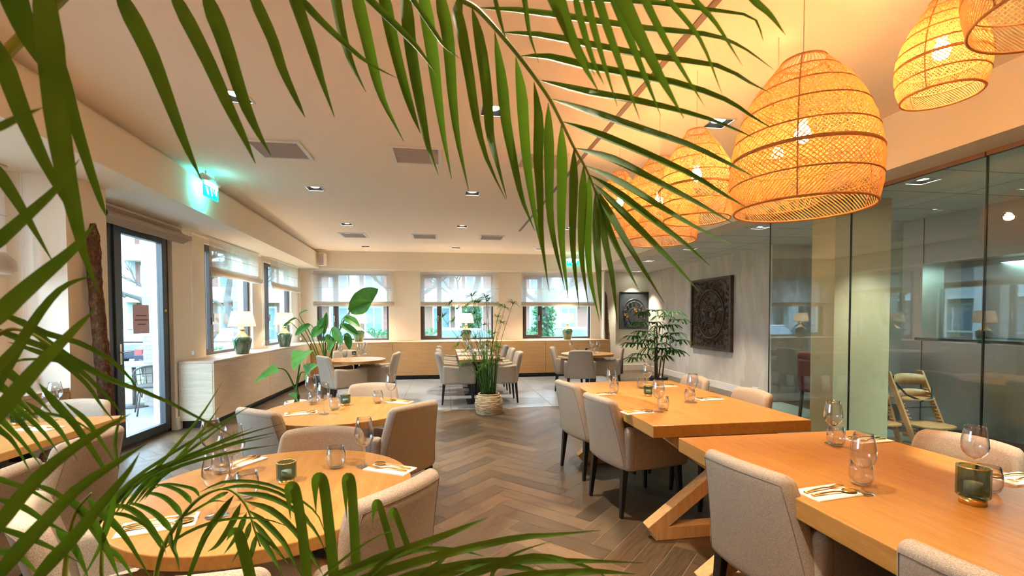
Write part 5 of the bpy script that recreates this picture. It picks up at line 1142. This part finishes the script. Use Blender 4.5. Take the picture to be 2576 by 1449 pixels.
# upright strap leaves folded over at the top
m = MB()
flat = lambda t: 1 if t < .62 else max(.05, 1 - ((t - .62) / .38) ** 1.4)
for P, w in (([(775, 1500), (768, 1400), (756, 1305), (745, 1240), (737, 1223), (726, 1230), (727, 1260), (731, 1307)], 22), ([(845, 1500), (836, 1400), (824, 1290), (815, 1220), (806, 1201), (795, 1207), (793, 1240), (795, 1293)], 23), ([(896, 1440), (894, 1380), (889, 1290), (885, 1225), (879, 1201), (870, 1207), (869, 1245), (872, 1304)], 21),
             ([(990, 1395), (979, 1350), (967, 1311), (958, 1280), (951, 1264), (943, 1268), (940, 1290), (937, 1316)], 15), ([(1030, 1385), (1017, 1350), (1007, 1324), (997, 1295), (991, 1283), (985, 1288), (984, 1300), (982, 1317)], 13), ([(640, 1500), (625, 1430), (612, 1380), (600, 1345), (585, 1338), (570, 1360)], 24)):
    LF(m, P, w * 1.1, .66, .68, (.1, -1, .1), .10, flat, n=24)
for P, w in (([(700, 1520), (849, 1449), (979, 1398), (1104, 1352), (1180, 1322), (1228, 1302)], 26), ([(780, 1520), (917, 1455), (1104, 1398), (1290, 1355), (1400, 1345), (1510, 1334)], 24), ([(900, 1500), (1041, 1448), (1228, 1414), (1445, 1411), (1620, 1416)], 26), ([(880, 1500), (960, 1420), (1040, 1385), (1140, 1382), (1220, 1400)], 18), ([(1000, 1490), (1130, 1440), (1220, 1420), (1330, 1432), (1420, 1470)], 24),
             ([(1050, 1500), (1200, 1440), (1340, 1400), (1460, 1420), (1540, 1460)], 20), ([(1030, 1480), (1080, 1435), (1110, 1412), (1122, 1405)], 16), ([(820, 1510), (900, 1430), (980, 1390), (1060, 1375)], 20), ([(1150, 1500), (1300, 1455), (1480, 1438), (1600, 1444)], 26), ([(760, 1500), (860, 1410), (940, 1355), (1000, 1330)], 8), ([(1240, 1500), (1240, 1440), (1290, 1395), (1390, 1360)], 12)):
    LF(m, P, w, .56, .60, (.1, -1, .7), .25)
finish(m, E2, O2, [AD(a, b, .62) for a, b in ((650, 1700), (720, 1600), (800, 1530), (900, 1490), (1050, 1470), (1200, 1465))], (.006, .002), (.05, 0, .3))
# ---------------------------------------------------------------- outside
def om(n, c, r=.8): return mat(n, c, r)
O_GRASS = om('lawn', (0.075, 0.21, 0.053)); O_PAVE = om('paving', (0.143, 0.156, 0.176)); O_ROAD = om('asphalt', (0.126, 0.135, 0.153))
struct(MB().box(-14, -3.66, -4, 13.2, -.16, -.06).build('ground_terrace', O_PAVE)); struct(MB().box(-14, 20, 11.72, 13.2, -.18, -.08).build('ground_terrace', O_PAVE)); struct(MB().box(-14, 24, 13.2, 24, -.55, -.45).build('ground_terrace', O_ROAD))
struct(MB().box(-60, 60, 24, 80, -.5, -.40).build('ground_lawn', O_GRASS)); struct(MB().box(-60, -14, -20, 24, -.2, -.04).build('ground_lawn', O_GRASS)); struct(MB().box(-12, -7.2, 5, 13.2, -.06, -.03).build('ground_lawn', O_GRASS))
M_BRK = mat('pale_brick', (0.5, 0.45, 0.4), .85)
def _br(m, c1, c2, mo, sc, rot):
    N, L, B = nodes(m); b = N.new('ShaderNodeTexBrick'); b.inputs['Scale'].default_value = sc; b.inputs['Color1'].default_value = (*c1, 1); b.inputs['Color2'].default_value = (*c2, 1); b.inputs['Mortar'].default_value = (*mo, 1); b.inputs['Mortar Size'].default_value = .012; b.inputs['Row Height'].default_value = .22; b.inputs['Brick Width'].default_value = .7
    v = coords(m, (1, 1, 1), 'Object', rot); L.new(v, b.inputs['Vector']); to(m, b.outputs['Color']); bump(m, b.outputs['Fac'], -.4, .01)
_br(M_BRK, (.24, .22, .19), (.19, .17, .15), (.14, .125, .11), 3.0, (radians(90), 0, 0))
tag(MB().box(-.17, .17, -.17, .17, 0, 3.2).build('brick_pier', M_BRK, loc=(-4.85, AX(402, 800, -4.85).y, -.06)), 'pale rough brick pier standing outside the terrace door', 'pier')
tag(MB().box(-.20, .20, -.25, .25, 0, 3.2).build('brick_pier', M_BRK, loc=(-4.35, 10.9, -.06)), 'pale brick pier outside the first left window', 'pier')
M_RED = om('red_brick_facade', (0.23, 0.12, 0.10)); M_PLA = om('white_plaster', (0.51, 0.561, 0.612)); M_OGL = mat('building_window', (0.126, 0.198, 0.252), .15); M_RAIL = om('balcony_rail', (0.374, 0.442, 0.51)); M_BRN = om('brown_brick_facade', (0.255, 0.187, 0.17))
def building(x0, x1, y, label, face, st=3, axis='y', n=9):
    e = empty('apartment_building', ((x0 + x1) / 2, y, 0) if axis == 'y' else (y, (x0 + x1) / 2, 0), 0 if axis == 'y' else pi / 2, label, 'building'); w = (x1 - x0) / 2; h = 2.9
    MB().box(-w, w, 0, 8, -.1, st * h).build('wall', face, e)
    for s in range(st):
        MB().box(-w, w, -1.1, 0, s * h + 2.55, s * h + 2.85).build('balcony_slab', M_PLA, e)
        if s: MB().box(-w, w, -1.12, -1.08, s * h - .05, s * h + .75).build('balcony_rail', M_RAIL, e)
        for k in range(n):
            xc = -w + (k + .5) * 2 * w / n; ww = w / n * .55
            f = MB().box(xc - ww, xc + ww, -.05, .0, s * h + .35, s * h + 2.3).build('window', M_PLA, e); MB().box(xc - ww + .12, xc - .05, -.07, -.05, s * h + .5, s * h + 2.15).add([], []).box(xc + .05, xc + ww - .12, -.07, -.05, s * h + .5, s * h + 2.15).build('pane', M_OGL, f)
    for k in range(n // 3 + 1): xc = -w + k * 3 * 2 * w / n; MB().box(xc - .25, xc + .25, -1.15, 0, 0, st * h).build('party_wall', M_PLA, e)
building(-22, 24, 36, 'white and red brick apartment block with balconies beyond the street', M_RED, 3, 'y', 18); building(10, 46, -26, 'brown brick apartment block seen through the left windows', M_BRN, 3, 'x', 8)
M_CARW = mat('car_white', (0.48, 0.528, 0.592), .2, coat=.5); M_CARB = mat('car_dark', (0.02, 0.03, 0.05), .2, coat=.5); M_TYRE = om('tyre', (0.02, 0.02, 0.02)); M_TAIL = mat('tail_light', (0.5, 0.02, 0.02), .3)
def car(x, y, rz, m1, label):
    e = empty('parked_car', (x, y, -.445), rz, label, 'car')
    def sec(P, w): 
        n = len(P); vs = [(a, s * w, b) for s in (-1, 1) for a, b in P]; return vs, [tuple(range(n)), tuple(reversed(range(n, 2 * n)))] + [(i, n + i, n + (i + 1) % n, (i + 1) % n) for i in range(n)]
    v, f = sec([(-2.1, .25), (2.1, .25), (2.15, .60), (1.9, .78), (1.0, .92), (-1.5, .95), (-2.05, .88), (-2.15, .6)], .86); MB().add(v, f).build('body', m1, e, bevel=.06)
    v, f = sec([(1.05, .9), (.45, 1.38), (-1.1, 1.42), (-1.85, .93)], .72); MB().add(v, f).build('windows', M_OGL, e, bevel=.03)
    v, f = sec([(.42, 1.38), (.40, 1.44), (-1.1, 1.47), (-1.15, 1.41)], .70); MB().add(v, f).build('roof', m1, e, bevel=.02)
    for sx in (-1.3, 1.3):
        for s in (-1, 1): MB().lathe([(.0001, .1), (.2, .1), (.31, .08), (.31, -.08), (.2, -.1), (.0001, -.1)], n=20).build('wheel', M_TYRE, e).matrix_local = Matrix.Translation((sx, s * .80, .31)) @ Matrix.Rotation(pi / 2, 4, 'X')
    for s in (-1, 1): MB().box(-2.16, -2.08, s * .7 - .1, s * .7 + .1, .62, .80).build('tail_light', M_TAIL, e)
for x, y, rz, mm, t in ((-3.6, 18, .05, M_CARW, 'white parked car seen through the far left window'), (1.0, 18, .02, M_CARW, 'white parked car seen through the middle window'), (5.9, 18.2, 0, M_CARW, 'white parked car seen through the right window'), (-10.0, 19.5, 1.7, M_CARB, 'dark parked car seen through the terrace door'), (-8.4, 21.5, 1.5, M_CARW, 'white parked car seen through the first left window'), (-12.4, 22.3, 1.5, M_CARB, 'dark parked car further back seen through the left windows')): car(x, y, rz, mm, t)
M_OBARK = om('outdoor_bark', (0.05, 0.05, 0.045))
def tree(x, y, h, seed, label, ivy=False, lean=0):
    rnd = random.Random(seed); e = empty('bare_tree', (x, y, -.44), 0, label, 'tree', 'bare trees outside'); m = MB(); tips = []
    def br(p, d, L, r, k):
        q = p + d * L; mid = p.lerp(q, .5) + Vector((rnd.uniform(-.1, .1), rnd.uniform(-.1, .1), rnd.uniform(0, .1))) * L; m.tube([p, mid, q], [r, r * .8, r * .6], 5, caps=False)
        if k == 0: tips.append(q); return
        for _ in range(3 if k > 2 else 2 + (rnd.random() < .4)):
            a = Vector((rnd.uniform(-1, 1), rnd.uniform(-1, 1), rnd.uniform(-.1, .9))); nd = (d * .9 + a * .75).normalized(); br(q.lerp(p, rnd.uniform(0, .35)), nd, L * rnd.uniform(.62, .85), r * .58, k - 1)
    m.tube([(0, 0, 0), (lean * .5, 0, h * .22), (lean, 0, h * .42)], [h * .035, h * .028, h * .024], 10); br(Vector((lean, 0, h * .42)), Vector((.1, 0, 1)).normalized(), h * .2, h * .022, 5); br(Vector((lean, 0, h * .36)), Vector((.8, -.2, .5)).normalized(), h * .2, h * .016, 4); br(Vector((lean, 0, h * .32)), Vector((-.8, -.1, .5)).normalized(), h * .18, h * .014, 4)
    m.build('trunk', M_OBARK, e)
    if ivy:
        m = MB()
        for k in range(900):
            z = rnd.uniform(0, h * .42); a = rnd.uniform(0, 6.28); r = h * .04 * rnd.uniform(.8, 1.6); c = Vector((lean * z / (h * .42) + r * cos(a), r * sin(a), z)); u = Vector((rnd.uniform(-1, 1), rnd.uniform(-1, 1), rnd.uniform(-1, 1))).normalized() * .09; w = u.orthogonal().normalized() * .07; m.add([c - u, c + w, c + u, c - w], [(0, 1, 2, 3)])
        tag(m.build('ivy', LF_OUT, e), kind='stuff')
for a in ((3.55, 17.0, 7, 1, 'tree wrapped in ivy seen through the right window', True, .3), (.9, 20.5, 7, 2, 'tree wrapped in ivy seen through the middle window', True, .4), (-1.9, 20.5, 7.5, 3, 'bare tree with a leaning branch seen through the far left window', False, .5), (-8.6, 15.0, 6.5, 4, 'bare tree with thin twigs seen through the terrace door'), (-10.5, 24, 7, 5, 'bare tree seen through the first left window'), (-15, 28, 8, 6, 'bare tree seen through the second left window')): tree(*a)
def shrub(x, y, r, h, n, seed, label, name='garden_shrub'):
    rnd = random.Random(seed); m = MB()
    for k in range(n):
        a, b, c = rnd.uniform(0, 6.28), rnd.uniform(-1, 1), rnd.uniform(.55, 1) ; s = sqrt(1 - b * b); p = Vector((r[0] * c * s * cos(a), r[1] * c * s * sin(a), h * .5 + h * .5 * c * b)); u = Vector((rnd.uniform(-1, 1), rnd.uniform(-1, 1), rnd.uniform(-1, 1))).normalized() * .10; w = u.orthogonal().normalized() * .06; m.add([p - u, p + w, p + u, p - w], [(0, 1, 2, 3)])
    o = m.build(name, LF_OUT, loc=(x, y, -.42 if y > 13.2 else -.05)); tag(o, label, 'shrub', 'garden shrubs outside')
shrub(0, 25.5, (16, .8), 1.3, 5200, 1, 'long clipped hedge across the street behind the cars', 'hedge')
for i, (x, y, t) in enumerate(((-1.4, 15.2, 'green shrub low in the middle window at the left'), (2.35, 15.5, 'green shrub low in the right window at the left'), (-9.6, 13.6, 'shrub beyond the lawn outside the terrace door'), (-7.4, 15.5, 'shrub outside the first left window'), (-7.6, 20, 'shrub outside the second left window'))): shrub(x, y, (.8, .6), 1.0, 420, 20 + i, t)
M_WICK = om('dark_wicker', (0.035, 0.03, 0.03)); M_OT = mat('terrace_table_top', (0.16, 0.17, 0.19), .3)
for i, (x, y, t) in enumerate(((-4.55, 7.9, 'dark round-backed terrace chair nearest the door glass'), (-5.35, 9.4, 'dark round-backed terrace chair further out'), (-4.75, 6.6, 'dark terrace armchair low behind the door glass'))):
    if i == 0: e0 = empty('terrace_chair', (0, 0, 0), cat='chair', group='terrace chairs outside'); 
    if i == 0:
        m = MB(); m.tube([(.26 * cos(a), .26 * sin(a) , .72 - .12 * (a / pi - .5) ** 2 * 4) for a in [pi * k / 12 for k in range(13)]], .014, 6); m.tube([(.24 * cos(a), .25 * sin(a), .60) for a in [pi * k / 12 for k in range(13)]], .008, 5)
        for k in range(9): a = pi * (k + .5) / 9; m.tube([(.23 * cos(a), .22 * sin(a), .44), (.255 * cos(a), .255 * sin(a), .70)], .006, 4)
        m.build('backrest', M_WICK, e0); MB().lathe([(.0001, .45), (.23, .45), (.24, .43), (.23, .415), (.0001, .415)], n=24).build('seat', M_WICK, e0)
        for sx in (-1, 1):
            for sy in (-1, 1): MB().tube([(sx * .17, sy * .17, .42), (sx * .23, sy * .22, 0)], .012, 6).build('leg', M_WICK, e0)
    o = place(e0, i > 0, (x, y, -.06), (.6, 2.2, -1.2)[i], t)
e = empty('terrace_table', (-5.2, 8.5, -.06), label='pale topped terrace table outside the door', cat='table'); MB().box(-.45, .45, -.4, .4, .70, .73).build('tabletop', M_OT, e); MB().tube([(0, 0, 0), (0, 0, .70)], .03, 8).build('pedestal', M_WICK, e); MB().lathe([(.0001, .03), (.25, .02), (.25, 0), (.0001, 0)], n=20).build('base', M_WICK, e)
